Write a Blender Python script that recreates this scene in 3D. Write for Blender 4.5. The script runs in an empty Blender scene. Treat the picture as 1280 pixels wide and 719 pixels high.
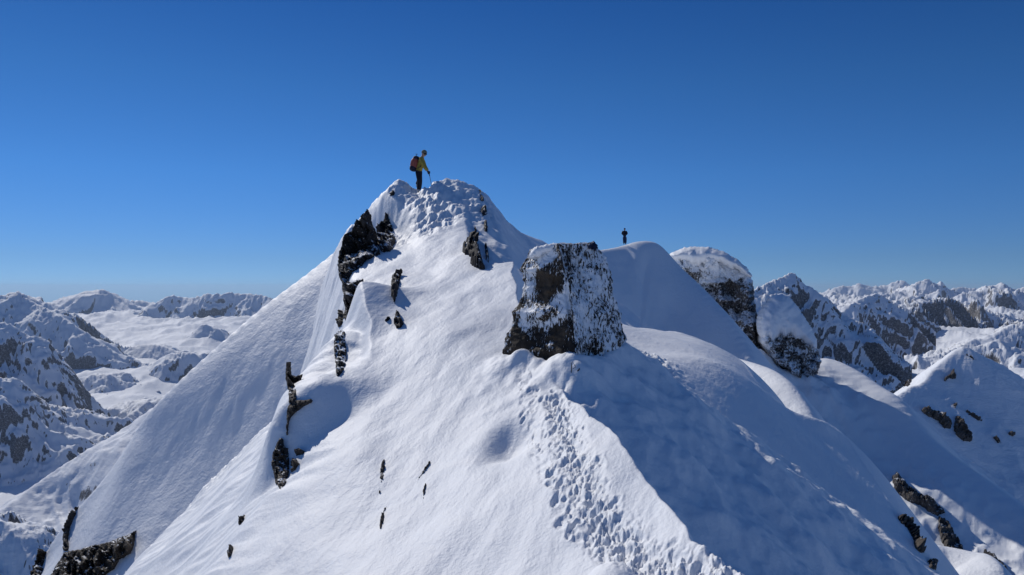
import bpy, bmesh, math, random
import numpy as np
from mathutils import Vector, Matrix

scn = bpy.context.scene
COL = scn.collection
F = 1004.0                       # focal length in photo pixels (1280 wide), level camera at the origin

# ------------------------------------------------------------------ small helpers
def P(px, py, d):
    return np.array([(px - 640.0) / F * d, d, (359.5 - py) / F * d])

def tag(o, label=None, cat=None, group=None, kind=None):
    if label: o['label'] = label
    if cat: o['category'] = cat
    if group: o['group'] = group
    if kind: o['kind'] = kind
    return o

def link(name, me, mat=None, parent=None):
    o = bpy.data.objects.new(name, me)
    COL.objects.link(o)
    if mat is not None and me is not None:
        me.materials.clear(); me.materials.append(mat)
    if parent is not None:
        o.parent = parent
    return o

# ------------------------------------------------------------------ noise (numpy gradient noise)
def _h(ix, iy, seed):
    h = (ix.astype(np.int64) * 374761393 + iy.astype(np.int64) * 668265263 + seed * 1274126177) & 0xffffffff
    h = ((h ^ (h >> 13)) * 1274126177) & 0xffffffff
    h = ((h ^ (h >> 15)) * 2246822519) & 0xffffffff
    return (h ^ (h >> 16)) & 0xffff

def perlin(x, y, seed=0):
    x = np.asarray(x, float); y = np.asarray(y, float)
    ix = np.floor(x); iy = np.floor(y)
    fx = x - ix; fy = y - iy
    ix = ix.astype(np.int64); iy = iy.astype(np.int64)
    u = fx * fx * fx * (fx * (fx * 6 - 15) + 10)
    v = fy * fy * fy * (fy * (fy * 6 - 15) + 10)
    def g(jx, jy):
        a = _h(ix + jx, iy + jy, seed) * (2 * math.pi / 65536.0)
        return np.cos(a) * (fx - jx) + np.sin(a) * (fy - jy)
    a = g(0, 0); b = g(1, 0); c = g(0, 1); e = g(1, 1)
    return ((a + (b - a) * u) * (1 - v) + (c + (e - c) * u) * v) * 1.5

def fbm(x, y, oct=4, seed=0, gain=0.5, lac=2.03):
    r = 0; a = 1.0
    for i in range(oct):
        r = r + a * perlin(x, y, seed + i * 17); a *= gain; x = x * lac + 13.7; y = y * lac - 7.3
    return r

def ridged(x, y, oct=5, seed=0, gain=0.5, lac=2.07):
    r = 0; a = 1.0; w = 1.0
    for i in range(oct):
        n = 1 - np.abs(perlin(x, y, seed + i * 31)); n = n * n
        r = r + a * n * w; w = np.clip(n * 1.6, 0, 1); a *= gain; x = x * lac + 5.1; y = y * lac + 9.2
    return r

def fbm3(p, oct=4, seed=0, gain=0.5):
    return (fbm(p[..., 0] + 0.37 * p[..., 2], p[..., 1] - 0.71 * p[..., 2], oct, seed, gain)
            + fbm(p[..., 1] + 11.3, p[..., 2] + 0.41 * p[..., 0], oct, seed + 5, gain)
            + fbm(p[..., 2] - 4.2, p[..., 0] - 0.33 * p[..., 1], oct, seed + 9, gain)) / 1.8

def smin(a, b, k):
    h = np.clip(0.5 + 0.5 * (b - a) / k, 0, 1)
    return b + (a - b) * h - k * h * (1 - h)

def smax(a, b, k):
    return -smin(-a, -b, k)

def sstep(a, b, x):
    t = np.clip((x - a) / (b - a), 0, 1)
    return t * t * (3 - 2 * t)

# ------------------------------------------------------------------ surfaces
class TPS:
    """thin plate spline height z(x,y) through points (n,3)"""
    def __init__(self, pts, smooth=0.0):
        p = np.array(pts, float); self.c = p[:, :2].mean(0); self.s = np.ptp(p[:, :2]) or 1
        q = (p[:, :2] - self.c) / self.s; n = len(q); self.q = q
        r2 = ((q[:, None] - q[None]) ** 2).sum(-1)
        K = 0.5 * r2 * np.log(r2 + 1e-12) + np.eye(n) * smooth
        A = np.zeros((n + 3, n + 3)); A[:n, :n] = K; A[:n, n] = 1; A[:n, n + 1:] = q
        A[n, :n] = 1; A[n + 1:, :n] = q.T
        b = np.zeros(n + 3); b[:n] = p[:, 2]
        self.w = np.linalg.solve(A, b)
    def __call__(self, x, y):
        x = (x - self.c[0]) / self.s; y = (y - self.c[1]) / self.s
        n = len(self.q); r = self.w[n] + self.w[n + 1] * x + self.w[n + 2] * y
        for i in range(n):
            r2 = (x - self.q[i, 0]) ** 2 + (y - self.q[i, 1]) ** 2
            r = r + self.w[i] * 0.5 * r2 * np.log(r2 + 1e-12)
        return r

def catmull(pts, per=6):
    p = np.array(pts, float); out = []
    n = len(p)
    for i in range(n - 1):
        p0 = p[max(i - 1, 0)]; p1 = p[i]; p2 = p[i + 1]; p3 = p[min(i + 2, n - 1)]
        for k in range(per):
            t = k / per
            out.append(0.5 * ((2 * p1) + (-p0 + p2) * t + (2 * p0 - 5 * p1 + 4 * p2 - p3) * t * t + (-p0 + 3 * p1 - 3 * p2 + p3) * t ** 3))
    out.append(p[-1])
    return np.array(out)

class Roof:
    """a ridge: crest polyline of (px,py,depth), slopes on both sides.
    side 'front' is on the right hand when walking along the crest."""
    def __init__(self, crest, front, back, rnd=0.3, per=5, pw=3):
        c = np.array([P(*q[:3]) for q in crest])
        mf = [q[3] if len(q) > 3 else front for q in crest]; mb = [q[4] if len(q) > 4 else back for q in crest]
        a = catmull(np.column_stack([c, mf, mb]), per)
        self.c = a; self.rnd = rnd; self.pw = pw
        t = np.gradient(a[:, :2], axis=0); self.t = t / (np.linalg.norm(t, axis=1, keepdims=True) + 1e-9)
        self.s = np.concatenate([[0], np.cumsum(np.linalg.norm(np.diff(a[:, :2], axis=0), axis=1))])
    def full(self, x, y):
        shp = x.shape; x = x.ravel(); y = y.ravel()
        W = np.zeros_like(x); Z = np.zeros_like(x); MF = np.zeros_like(x); MB = np.zeros_like(x); SD = np.zeros_like(x); S = np.zeros_like(x)
        dm = np.full_like(x, 1e18)
        eps = (self.s[-1] / len(self.c)) ** 2 * 0.3
        c, t = self.c, self.t
        # distance to segments
        for i in range(len(c) - 1):
            ax, ay = c[i, 0], c[i, 1]; ex, ey = c[i + 1, 0] - ax, c[i + 1, 1] - ay
            L = ex * ex + ey * ey + 1e-12
            k = np.clip(((x - ax) * ex + (y - ay) * ey) / L, 0, 1)
            qx = x - ax - k * ex; qy = y - ay - k * ey
            d2 = qx * qx + qy * qy
            np.minimum(dm, d2, out=dm)
            w = 1.0 / (d2 + eps) ** self.pw
            W += w; Z += w * (c[i, 2] + k * (c[i + 1, 2] - c[i, 2]))
            MF += w * c[i, 3]; MB += w * c[i, 4]
            dd = np.sqrt(d2) + 1e-9
            SD += w * ((t[i, 0] * qy - t[i, 1] * qx) / dd)
            S += w * (self.s[i] + k * (self.s[i + 1] - self.s[i]))
        Z /= W; MF /= W; MB /= W; SD /= W; S /= W
        dm = np.sqrt(dm)
        b = sstep(-0.35, 0.35, SD)                     # 1 = left of the walk = back side
        m = MF * (1 - b) + MB * b
        dist = np.sqrt(dm * dm + self.rnd ** 2) - self.rnd
        z = Z - m * dist
        return z.reshape(shp), S.reshape(shp), (dm * np.sign(-SD)).reshape(shp)
    def __call__(self, x, y):
        return self.full(x, y)[0]

class Plane:
    def __init__(self, p0, gx, gy):
        self.p = p0; self.gx = gx; self.gy = gy
    def __call__(self, x, y):
        return self.p[2] + self.gx * (x - self.p[0]) + self.gy * (y - self.p[1])
    def at(self, px, py):                             # where the pixel's ray meets the plane
        a = (px - 640) / F; c = (359.5 - py) / F
        d = (self.p[2] - self.gx * self.p[0] - self.gy * self.p[1]) / (c - self.gx * a - self.gy)
        return np.array([a * d, d, c * d])

def field_mesh(name, fn, px0, px1, npx, d0, d1, nd, mat, cull=None, attr=None, parent=None):
    px = np.linspace(px0, px1, npx); d = np.geomspace(d0, d1, nd)
    A, D = np.meshgrid((px - 640) / F, d)
    X = A * D; Y = D
    Z = fn(X, Y)
    at = attr(X, Y, Z) if attr else None
    co = np.stack([X, Y, Z], -1).reshape(-1, 3)
    idx = np.arange(nd * npx).reshape(nd, npx)
    q = np.stack([idx[:-1, :-1], idx[:-1, 1:], idx[1:, 1:], idx[1:, :-1]], -1).reshape(-1, 4)
    if cull is not None:
        keep = cull(X, Y, Z).ravel()
        q = q[keep[q].any(1)]
    return mesh_from(name, co, q, mat, at, parent)

def mesh_from(name, co, q, mat, at=None, parent=None, smooth=True):
    used = np.zeros(len(co), bool); used[q.ravel()] = True
    re = np.cumsum(used) - 1
    co = co[used]; q = re[q]
    k = q.shape[1]
    me = bpy.data.meshes.new(name)
    me.vertices.add(len(co)); me.vertices.foreach_set('co', co.astype(np.float32).ravel())
    me.loops.add(len(q) * k); me.loops.foreach_set('vertex_index', q.astype(np.int32).ravel())
    me.polygons.add(len(q)); me.polygons.foreach_set('loop_start', (np.arange(len(q)) * k).astype(np.int32))
    me.polygons.foreach_set('use_smooth', np.full(len(q), smooth))
    if at:
        for nm, v in at.items():
            a = me.attributes.new(nm, 'FLOAT', 'POINT')
            a.data.foreach_set('value', np.asarray(v, np.float32).ravel()[used])
    me.update(calc_edges=True); me.validate()
    return link(name, me, mat, parent)
# ------------------------------------------------------------------ materials
class NT:
    def __init__(self, name):
        self.m = bpy.data.materials.new(name); self.m.use_nodes = True
        self.t = self.m.node_tree; self.t.nodes.clear()
        self.out = self.n('ShaderNodeOutputMaterial')
    def n(self, ty, **kw):
        nd = self.t.nodes.new(ty)
        for k, v in kw.items():
            if k.startswith('_'): nd.inputs[k[1:].replace('_', ' ')].default_value = v
            else: setattr(nd, k, v)
        return nd
    def l(self, a, b): self.t.links.new(a, b)
    def noise(self, scale, detail=4, rough=0.55, vec=None, dist=0.0):
        nd = self.n('ShaderNodeTexNoise'); nd.inputs['Scale'].default_value = scale
        nd.inputs['Detail'].default_value = detail; nd.inputs['Roughness'].default_value = rough
        nd.inputs['Distortion'].default_value = dist
        if vec is not None: self.l(vec, nd.inputs['Vector'])
        return nd.outputs['Fac']
    def math(self, op, a, b=None, c=None, clamp=False):
        nd = self.n('ShaderNodeMath', operation=op, use_clamp=clamp)
        for i, v in enumerate((a, b, c)):
            if v is None: continue
            if isinstance(v, (int, float)): nd.inputs[i].default_value = v
            else: self.l(v, nd.inputs[i])
        return nd.outputs[0]
    def ramp(self, fac, stops):
        nd = self.n('ShaderNodeValToRGB'); cr = nd.color_ramp
        while len(cr.elements) < len(stops): cr.elements.new(0.5)
        for e, (p, c) in zip(cr.elements, stops):
            e.position = p; e.color = (*c, 1) if len(c) == 3 else c
        self.l(fac, nd.inputs[0]); return nd.outputs[0]
    def mapr(self, v, a, b, c=0.0, d=1.0):
        nd = self.n('ShaderNodeMapRange', clamp=True); self.l(v, nd.inputs[0])
        for i, k in enumerate((a, b, c, d)): nd.inputs[1 + i].default_value = k
        return nd.outputs[0]
    def mix(self, f, a, b):
        nd = self.n('ShaderNodeMix', data_type='RGBA')
        if isinstance(f, (int, float)): nd.inputs[0].default_value = f
        else: self.l(f, nd.inputs[0])
        for i, v in ((6, a), (7, b)):
            if isinstance(v, tuple): nd.inputs[i].default_value = (*v, 1)
            else: self.l(v, nd.inputs[i])
        return nd.outputs[2]
    def bump(self, h, strength, dist, prev=None):
        nd = self.n('ShaderNodeBump'); nd.inputs['Strength'].default_value = strength; nd.inputs['Distance'].default_value = dist
        self.l(h, nd.inputs['Height'])
        if prev is not None: self.l(prev, nd.inputs['Normal'])
        return nd.outputs[0]
    def bsdf(self, color, rough, normal=None, spec=0.3):
        b = self.n('ShaderNodeBsdfPrincipled')
        if isinstance(color, tuple): b.inputs['Base Color'].default_value = (*color, 1)
        else: self.l(color, b.inputs['Base Color'])
        if isinstance(rough, (int, float)): b.inputs['Roughness'].default_value = rough
        else: self.l(rough, b.inputs['Roughness'])
        b.inputs['Specular IOR Level'].default_value = spec
        if normal is not None: self.l(normal, b.inputs['Normal'])
        self.l(b.outputs[0], self.out.inputs[0]); return b
    def pos(self): return self.n('ShaderNodeNewGeometry').outputs['Position']
    def vmul(self, v, s):
        nd = self.n('ShaderNodeMapping'); nd.inputs['Scale'].default_value = s; self.l(v, nd.inputs[0]); return nd.outputs[0]
    def attr(self, nm):
        nd = self.n('ShaderNodeAttribute', attribute_name=nm); return nd.outputs['Fac']

SNOW = (0.83, 0.85, 0.88)
def snow_mat(name, sc, amp=1.0):
    """wind packed snow; sc = size in metres of the finest grain"""
    t = NT(name); p = t.pos()
    n1 = t.noise(1.0 / (sc * 14), 3, 0.5, t.vmul(p, (1, 1, 1)), 0.6)
    n2 = t.noise(1.0 / (sc * 3.2), 3, 0.6, t.vmul(p, (1.0, 0.55, 1.0)))
    n3 = t.noise(1.0 / sc, 2, 0.6, p)
    b = t.bump(n1, 0.22 * amp, sc * 3.0)
    b = t.bump(n2, 0.40 * amp, sc * 0.9, b)
    b = t.bump(n3, 0.50 * amp, sc * 0.35, b)
    col = t.mix(t.mapr(n1, 0.3, 0.7), (0.81, 0.835, 0.87), (0.86, 0.87, 0.885))
    t.bsdf(col, 0.62, b, 0.25)
    return t.m

def rock_mat(name, sc, *, namp=1.7, dark=(0.018, 0.017, 0.018), mid=(0.05, 0.044, 0.04), lite=(0.10, 0.085, 0.07), snowy=0.0, streak=1.0, grain=1.0, edge=0.02):
    """dark rock; attribute 'snow' (0..1) says how much snow or rime clings to a place"""
    t = NT(name); p = t.pos()
    a = t.noise(0.8 / sc, 5, 0.62, t.vmul(p, (1, 1, 0.8)), 0.4)
    bb = t.noise(5.0 / sc, 5, 0.65, p)
    f = t.math('ADD', t.math('MULTIPLY', a, 0.65), t.math('MULTIPLY', bb, 0.35))
    col = t.ramp(f, [(0.36, dark), (0.5, mid), (0.66, lite)])
    sn = t.attr('snow')
    ns = t.noise(3.0 * grain / sc, 5, 0.72, t.vmul(p, (1, 1, 1.0 / streak)))
    v = t.math('ADD', sn, t.math('MULTIPLY', t.math('SUBTRACT', ns, 0.5), namp))
    msk = t.mapr(v, 0.5 - snowy - edge, 0.5 - snowy + edge)
    c = t.mix(msk, col, SNOW)
    h = t.math('ADD', t.math('MULTIPLY', f, 1.0), t.math('MULTIPLY', msk, 0.35))
    nb = t.bump(h, 1.0, sc * 0.14)
    t.bsdf(c, t.mapr(msk, 0, 1, 0.8, 0.6), nb, 0.2)
    return t.m

def far_mat(name, sc, rock=(0.035, 0.035, 0.04), rock2=(0.13, 0.125, 0.125), grain=0.75):
    """far mountain: snow with rock where attribute 'rock' is high"""
    t = NT(name); p = t.pos()
    n = t.noise(1.0 / sc, 6, 0.70, t.vmul(p, (.55, .55, 2.2)), .3)
    n2 = t.noise(5.0 / sc, 4, 0.7, p)
    n3 = t.noise(14.0 / sc, 3, 0.7, t.vmul(p, (.7, .7, 1.6)))
    v = t.math('ADD', t.attr('rock'), t.math('ADD', t.math('MULTIPLY', t.math('SUBTRACT', n, 0.5), 0.9 * grain), t.math('ADD', t.math('MULTIPLY', t.math('SUBTRACT', n2, 0.5), 0.9 * grain), t.math('MULTIPLY', t.math('SUBTRACT', n3, 0.5), 0.6 * grain))))
    msk = t.mapr(v, 0.48, 0.60)
    rc = t.ramp(t.math('ADD', t.math('MULTIPLY', n2, .6), t.math('MULTIPLY', n3, .4)), [(0.38, rock), (0.52, rock2), (0.64, (0.5, 0.5, 0.52))])
    c = t.mix(msk, SNOW, rc)
    nb = t.bump(t.math('SUBTRACT', n, t.math('MULTIPLY', msk, 0.2)), 0.5, sc * 0.25)
    t.bsdf(c, 0.75, nb, 0.15)
    return t.m

def plain_mat(name, col, rough=0.7, nsc=0, spec=0.3, var=0.25):
    t = NT(name)
    if nsc:
        n = t.noise(nsc, 4, 0.6, t.pos())
        c = t.mix(t.mapr(n, 0.3, 0.7), tuple(v * (1 - var) for v in col), tuple(v * (1 + var) for v in col))
        t.bsdf(c, rough, t.bump(n, 0.3, 0.01), spec)
    else:
        t.bsdf(col, rough, None, spec)
    return t.m

M_snow = snow_mat('ridge_snow', 0.045)
M_snow_mid = snow_mat('slope_snow', 0.10)
M_snow_far = snow_mat('distant_snow', 0.6)
M_rock = rock_mat('dark_rock', 0.6)
M_rock_big = rock_mat('cliff_rock', 1.6)
# ------------------------------------------------------------------ near ridge
pAL = Plane((1.26, 10.5, -1.89), 0.50, 0.25)     # sunlit face left of the crest
pAR = Plane((1.55, 13.0, -2.40), -0.60, 0.36)    # shaded face right of the crest
pT = Plane((-4.3, 14.9, -3.57), 1.0, 0.285)
pCut = Plane((-6.58, 31.0, 1.5), 3.2, 1.05)     # the cliff under the knob      # flank left of the rock rib

def gb(x, y, c, r, h, ax=1.0, ang=0.0):          # gaussian mound
    ca, sa = math.cos(ang), math.sin(ang)
    u = (x - c[0]) * ca + (y - c[1]) * sa; v = -(x - c[0]) * sa + (y - c[1]) * ca
    return h * np.exp(-(u / r) ** 2 - (v / (r * ax)) ** 2)

def along(x, y, pts):                            # distance to a polyline of xy points, and position 0..1 along it
    dm = np.full(x.shape, 1e9); tt = np.zeros(x.shape); n = len(pts) - 1
    for i in range(n):
        ax, ay = pts[i][:2]; ex, ey = pts[i + 1][0] - ax, pts[i + 1][1] - ay
        k = np.clip(((x - ax) * ex + (y - ay) * ey) / (ex * ex + ey * ey), 0, 1)
        d = np.hypot(x - ax - k * ex, y - ay - k * ey)
        m = d < dm; dm = np.where(m, d, dm); tt = np.where(m, (i + k) / n, tt)
    return dm, tt

# crest between the lit and the shaded face; both faces are warped so that they meet on it
crest_px = [(655, 455), (700, 482), (722, 500), (745, 525), (765, 545), (800, 585), (835, 625), (860, 652), (868, 665), (890, 676), (915, 700), (935, 722)]
# back edge of the shaded face (its skyline)
edge_px = [(545, 336, 30), (600, 341, 25), (652, 346, 22.5), (690, 362, 23.5), (740, 385, 25), (775, 402, 26.2), (800, 407, 27), (830, 408, 27.8), (860, 413, 27.8), (890, 424, 27), (912, 433, 25.4), (930, 448, 23.6), (948, 470, 21.6), (970, 492, 21.0), (990, 512, 20.9),
           (1015, 515, 21.3), (1040, 524, 21.3), (1058, 542, 20.6), (1078, 572, 19.6), (1100, 607, 18.5), (1122, 648, 17.1), (1145, 685, 16.0), (1168, 722, 15.0), (1190, 765, 13.6)]
edge3 = np.array([P(*q) for q in edge_px])
et = np.gradient(edge3[:, :2], axis=0); et /= np.linalg.norm(et, axis=1, keepdims=True)
# smooth the directions
for _ in range(3): et[1:-1] = (et[:-2] + et[1:-1] * 2 + et[2:]) / 4
et /= np.linalg.norm(et, axis=1, keepdims=True); en = np.column_stack([-et[:, 1], et[:, 0]])

cr3 = np.array([pAL.at(*q) for q in crest_px])
cr3 = np.vstack([cr3, [2.12, 6.0, pAL(2.12, 6.0)], [2.35, 4.6, pAL(2.35, 4.6)], [2.5, 3.0, pAL(2.5, 3.0)]])
_cy = cr3[::-1, 1]; _cx = cr3[::-1, 0]
resR = TPS([(e[0], e[1], e[2] - pAR(e[0], e[1])) for e in list(edge3[5:]) + [P(800, 440, 20.5), P(845, 440, 21.0), P(900, 456, 20.3), P(845, 460, 18.6)]] + [(*pAR.at(*q)[:2], 0) for q in [(860, 680), (900, 719), (760, 545), (740, 510), (800, 600), (900, 550), (1000, 620), (1060, 700), (980, 719), (880, 500), (830, 490), (940, 520)]], 1e-4)
ARback = Roof([(q[0], q[1], q[2]) for q in edge_px], -1.0, 1.35, rnd=0.02, per=3)

track1 = [pAL.at(*q) for q in [(690, 478), (697, 500), (705, 530), (718, 570), (735, 605), (755, 640), (778, 672), (800, 690), (840, 700), (880, 708), (910, 722)]]
track2 = [pAL.at(*q) for q in [(655, 462), (660, 490), (668, 520), (672, 545), (690, 585), (715, 630), (745, 650), (775, 665)]]
rib_edge = [pAL.at(*q) for q in [(448, 440), (430, 465), (405, 492), (380, 515), (362, 540), (352, 575), (346, 604)]]

# summit knob
K = Roof([(428, 330, 30.5, .7, 1.6), (437, 292, 32.0), (452, 271, 32.6), (466, 256, 32.8), (482, 240, 32.8), (500, 226, 32.7), (506, 225, 32.6), (514, 233, 32.5), (524, 238.5, 32.4),
          (535, 235, 32.4), (546, 228, 32.3), (562, 223.5, 32.2), (575, 226, 32.2), (588, 231, 32.2), (602, 236, 32.1), (630, 246, 32.1), (670, 258, 32)], 0.43, 1.15, rnd=0.22, per=4, pw=7)
# right edge of the knob, where its face breaks off
Kr = Roof([(588, 214, 32.6), (597, 234, 32.2), (606, 250, 30.9), (613, 268, 29.2), (624, 296, 26.9), (638, 325, 24.9), (652, 346, 23.6), (668, 372, 22)], -1.3, 1.2, rnd=0.1, per=4)
walk = [np.array(P(*q)) for q in [(545, 350, 27.8), (548, 330, 28.6), (541, 300, 29.8), (530, 270, 31.0), (525, 240, 32.3)]]

# snow flank behind on the left
S = Roof([(470, 262, 38.00), (445, 293, 37.00), (425, 310, 36.40), (380, 345.5, 35.95), (330, 383, 35.45), (280, 426, 34.85), (230, 471, 34.30), (195, 506, 33.90), (176, 530, 33.70), (165, 548, 33.50),
          (145, 578, 33.30), (128, 601, 33.10), (108, 624, 32.85), (94, 640, 32.65), (72, 668, 32.35), (45, 712, 31.95), (10, 760, 31.45)], 1.5, 0.51, rnd=0.25, per=4)
# ridge running back from the knob
Cb = Roof([(590, 250, 38), (608, 264, 42), (625, 280, 46), (640, 286.5, 50), (655, 293, 54), (668, 298, 57), (676, 301, 58.5), (690, 314, 61), (705, 330, 64)], 0.85, 1.2, rnd=0.3, per=4)
# dome on the ridge with the second climber
B = Roof([(660, 325, 78), (700, 318, 83), (735, 314, 85.5), (752, 312.5, 86.5), (770, 309.5, 87.5), (781, 306.5, 88), (795, 302.5, 88), (810, 301.5, 88), (822, 305, 87.6), (833, 316, 86.8), (848, 333, 85.5),
          (868, 352, 83.5), (888, 373, 81), (908, 395, 78.5), (926, 422, 76), (942, 455, 73), (960, 500, 70)], 0.84, 1.4, rnd=0.9, per=4)
# slope falling to the right below the boulders
E = Roof([(900, 428, 112), (950, 446, 112), (985, 452, 112), (1010, 452, 112), (1033, 448, 112), (1060, 459, 108), (1095, 482, 102), (1120, 499, 98), (1150, 538, 93), (1182, 566, 89), (1220, 594, 85), (1280, 638, 79), (1400, 735, 68)], 0.30, 0.9, rnd=1.5, per=4)
# small snow shoulder in the lower right corner
Fs = Roof([(1135, 700, 24), (1165, 683, 24.5), (1185, 684, 24.5), (1215, 690, 24), (1235, 694, 23.5), (1250, 712, 22.5), (1262, 735, 22)], 0.45, 1.3, rnd=0.25, per=4)
# small hump between the shaded face and the boulders
Hs = Roof([(900, 440, 46), (925, 449, 44), (945, 455, 42), (965, 463, 40), (985, 478, 38), (1000, 498, 36.5), (1012, 520, 35), (1025, 560, 33)], 0.8, 1.5, rnd=0.5, per=4)

rng = random.Random(5)
prints = []
for path, n, spread in ((track1, 80, 0.19), (track2, 34, 0.11)):
    pts = catmull(np.array(path), 12)
    for i in range(n):
        c = pts[rng.randrange(len(pts))]
        L = rng.gauss(0, spread)
        prints.append((c[0] + L, c[1] + rng.gauss(0, .2), rng.uniform(.022, .045), rng.uniform(.01, .04), rng.uniform(.9, 1.7), rng.uniform(0, 3.1)))
for px, py in [(705, 640), (716, 652), (700, 648), (712, 628), (722, 643), (735, 662), (722, 662), (694, 620), (700, 600), (772, 652), (690, 590), (757, 660), (786, 652), (798, 655)]:
    c = pAL.at(px, py); prints.append((c[0], c[1], rng.uniform(.04,.055), .05, 1.1, rng.uniform(0, 3)))

def near_core(x, y):
    """main ridge without fine texture"""
    al = pAL(x, y)
    # broad wind-shaped forms of the lit face
    al = al + 0.16 * fbm(x * 0.22 + y * 0.1, y * 0.10 - x * 0.05, 3, 3)
    ac, am = .91 * x - .41 * y, .41 * x + .91 * y       # across and along the wind
    up = sstep(10.5, 17, y)
    al = al - 0.17 * (x + 2.2) * up + 0.075 * (np.sqrt((y - 13.5) ** 2 + 6) - 2.45 + np.minimum(y - 13.5, 6.0)) * sstep(8, 14, y)
    al = al + 0.075 * fbm(x * .55, y * .38, 3, 4) + 0.008 * (ridged(ac * 1.1, am * .22, 3, 5) - .8)
    al = al + gb(x, y, pAL.at(640, 400), 1.0, 0.12) + gb(x, y, pAL.at(540, 470), 1.2, 0.16, 2.5, 0.3) + gb(x, y, pAL.at(430, 610), 1.2, 0.10, 2.2, .4)
    # scoop left of the track
    c = pAL.at(640, 538); al = al - gb(x, y, c, 0.34, 0.34, 1.5, -0.25)
    c = pAL.at(700, 470); al = al - gb(x, y, c, 0.7, 0.10)
    ar = pAR(x, y) + resR(x, y)
    ar = ar + 0.10 * fbm(x * 0.3 + y * .2, y * 0.2, 3, 21)
    # crest: the lit face breaks off along a snow edge, deepening towards the camera
    xc = np.interp(y, _cy, _cx) + 0.06 * fbm(y * .9, y * 0 + .5, 3, 25)
    drop = pAL(xc, y) - 2.3 * (x - xc)
    a = smin(al, smax(drop, ar, 0.12), 0.06)
    ab = ARback(x, y) + 9 * sstep(-0.7, -3.2, x)
    k = 0.3 + 1.0 * sstep(17.5, 22.5, y)
    a = smin(a, ab + k * 0.22, k)
    a = a - 1.6 * np.maximum(0, y - 30.5)
    # drift around the foot of the tall block
    dp, tp = along(x, y, [P(630, 442, 15.2), P(720, 446, 13.7), P(780, 428, 15.2)])
    zb = np.interp(tp, [0, .25, .5, .75, 1.0], [-1.30, -1.22, -1.22, -1.24, -1.06]) + .05 * np.sin(tp * 19)
    a = smax(a, zb - 0.75 * np.maximum(dp - .05, 0) - .12 * fbm(x * 1.4, y * 1.4, 3, 26), 0.22)
    dr, tr = along(x, y, [pAR.at(*q) for q in [(922, 622), (945, 650), (975, 690), (1010, 735)]])  # added rib on the shaded face, shaped to catch a wedge of sunlight
    a = a + (.05 + .10 * tr) * np.exp(-(dr / (0.10 + .22 * tr)) ** 2) * sstep(0, .25, tr)
    # wind lips on the skyline of the shaded face
    c = pAR.at(1022, 528); a = a + gb(x, y, c, 0.6, 0.22, 0.7, 0.4)
    t = pT(x, y) - 0.11 * np.maximum(0, y - 19) + 0.22 * fbm(x * 0.35, y * 0.2, 3, 9)
    w = (x * 0.78 - y * 0.62); v = (x * 0.62 + y * 0.78)
    t = t + 0.11 * fbm(v * 1.1, w * 0.14, 3, 12) + 0.045 * ridged(v * 2.2, w * 0.25, 3, 13)
    return a, t

def knob(x, y):
    k, s, sd = K.full(x, y)
    k = smin(k, Kr(x, y), 0.25)
    k = k + 0.10 * fbm(x * .9, y * .9, 3, 41) * sstep(0.1, 1.2, np.abs(sd))
    return k

def near_base(x, y):
    a, t = near_core(x, y)
    a = smax(a, knob(x, y), 0.55)
    cut = pCut(x, y) + 0.45 * fbm(y * .5, x * .3, 3, 44)
    a = smin(a, smax(cut, t, 0.3), 0.22)
    # snow piled along the rock rib
    dr, tr = along(x, y, rib_edge)
    k, dd = rib_edge[0], rib_edge[-1]
    side = sstep(-.4, .4, x - np.interp(y, [q[1] for q in rib_edge[::-1]], [q[0] for q in rib_edge[::-1]]))
    wd = .45 + .85 * side
    a = a + 1.05 * np.exp(-(dr / wd) ** 2) * sstep(0, .15, tr) * sstep(1.0, .85, tr)
    return a

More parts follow.
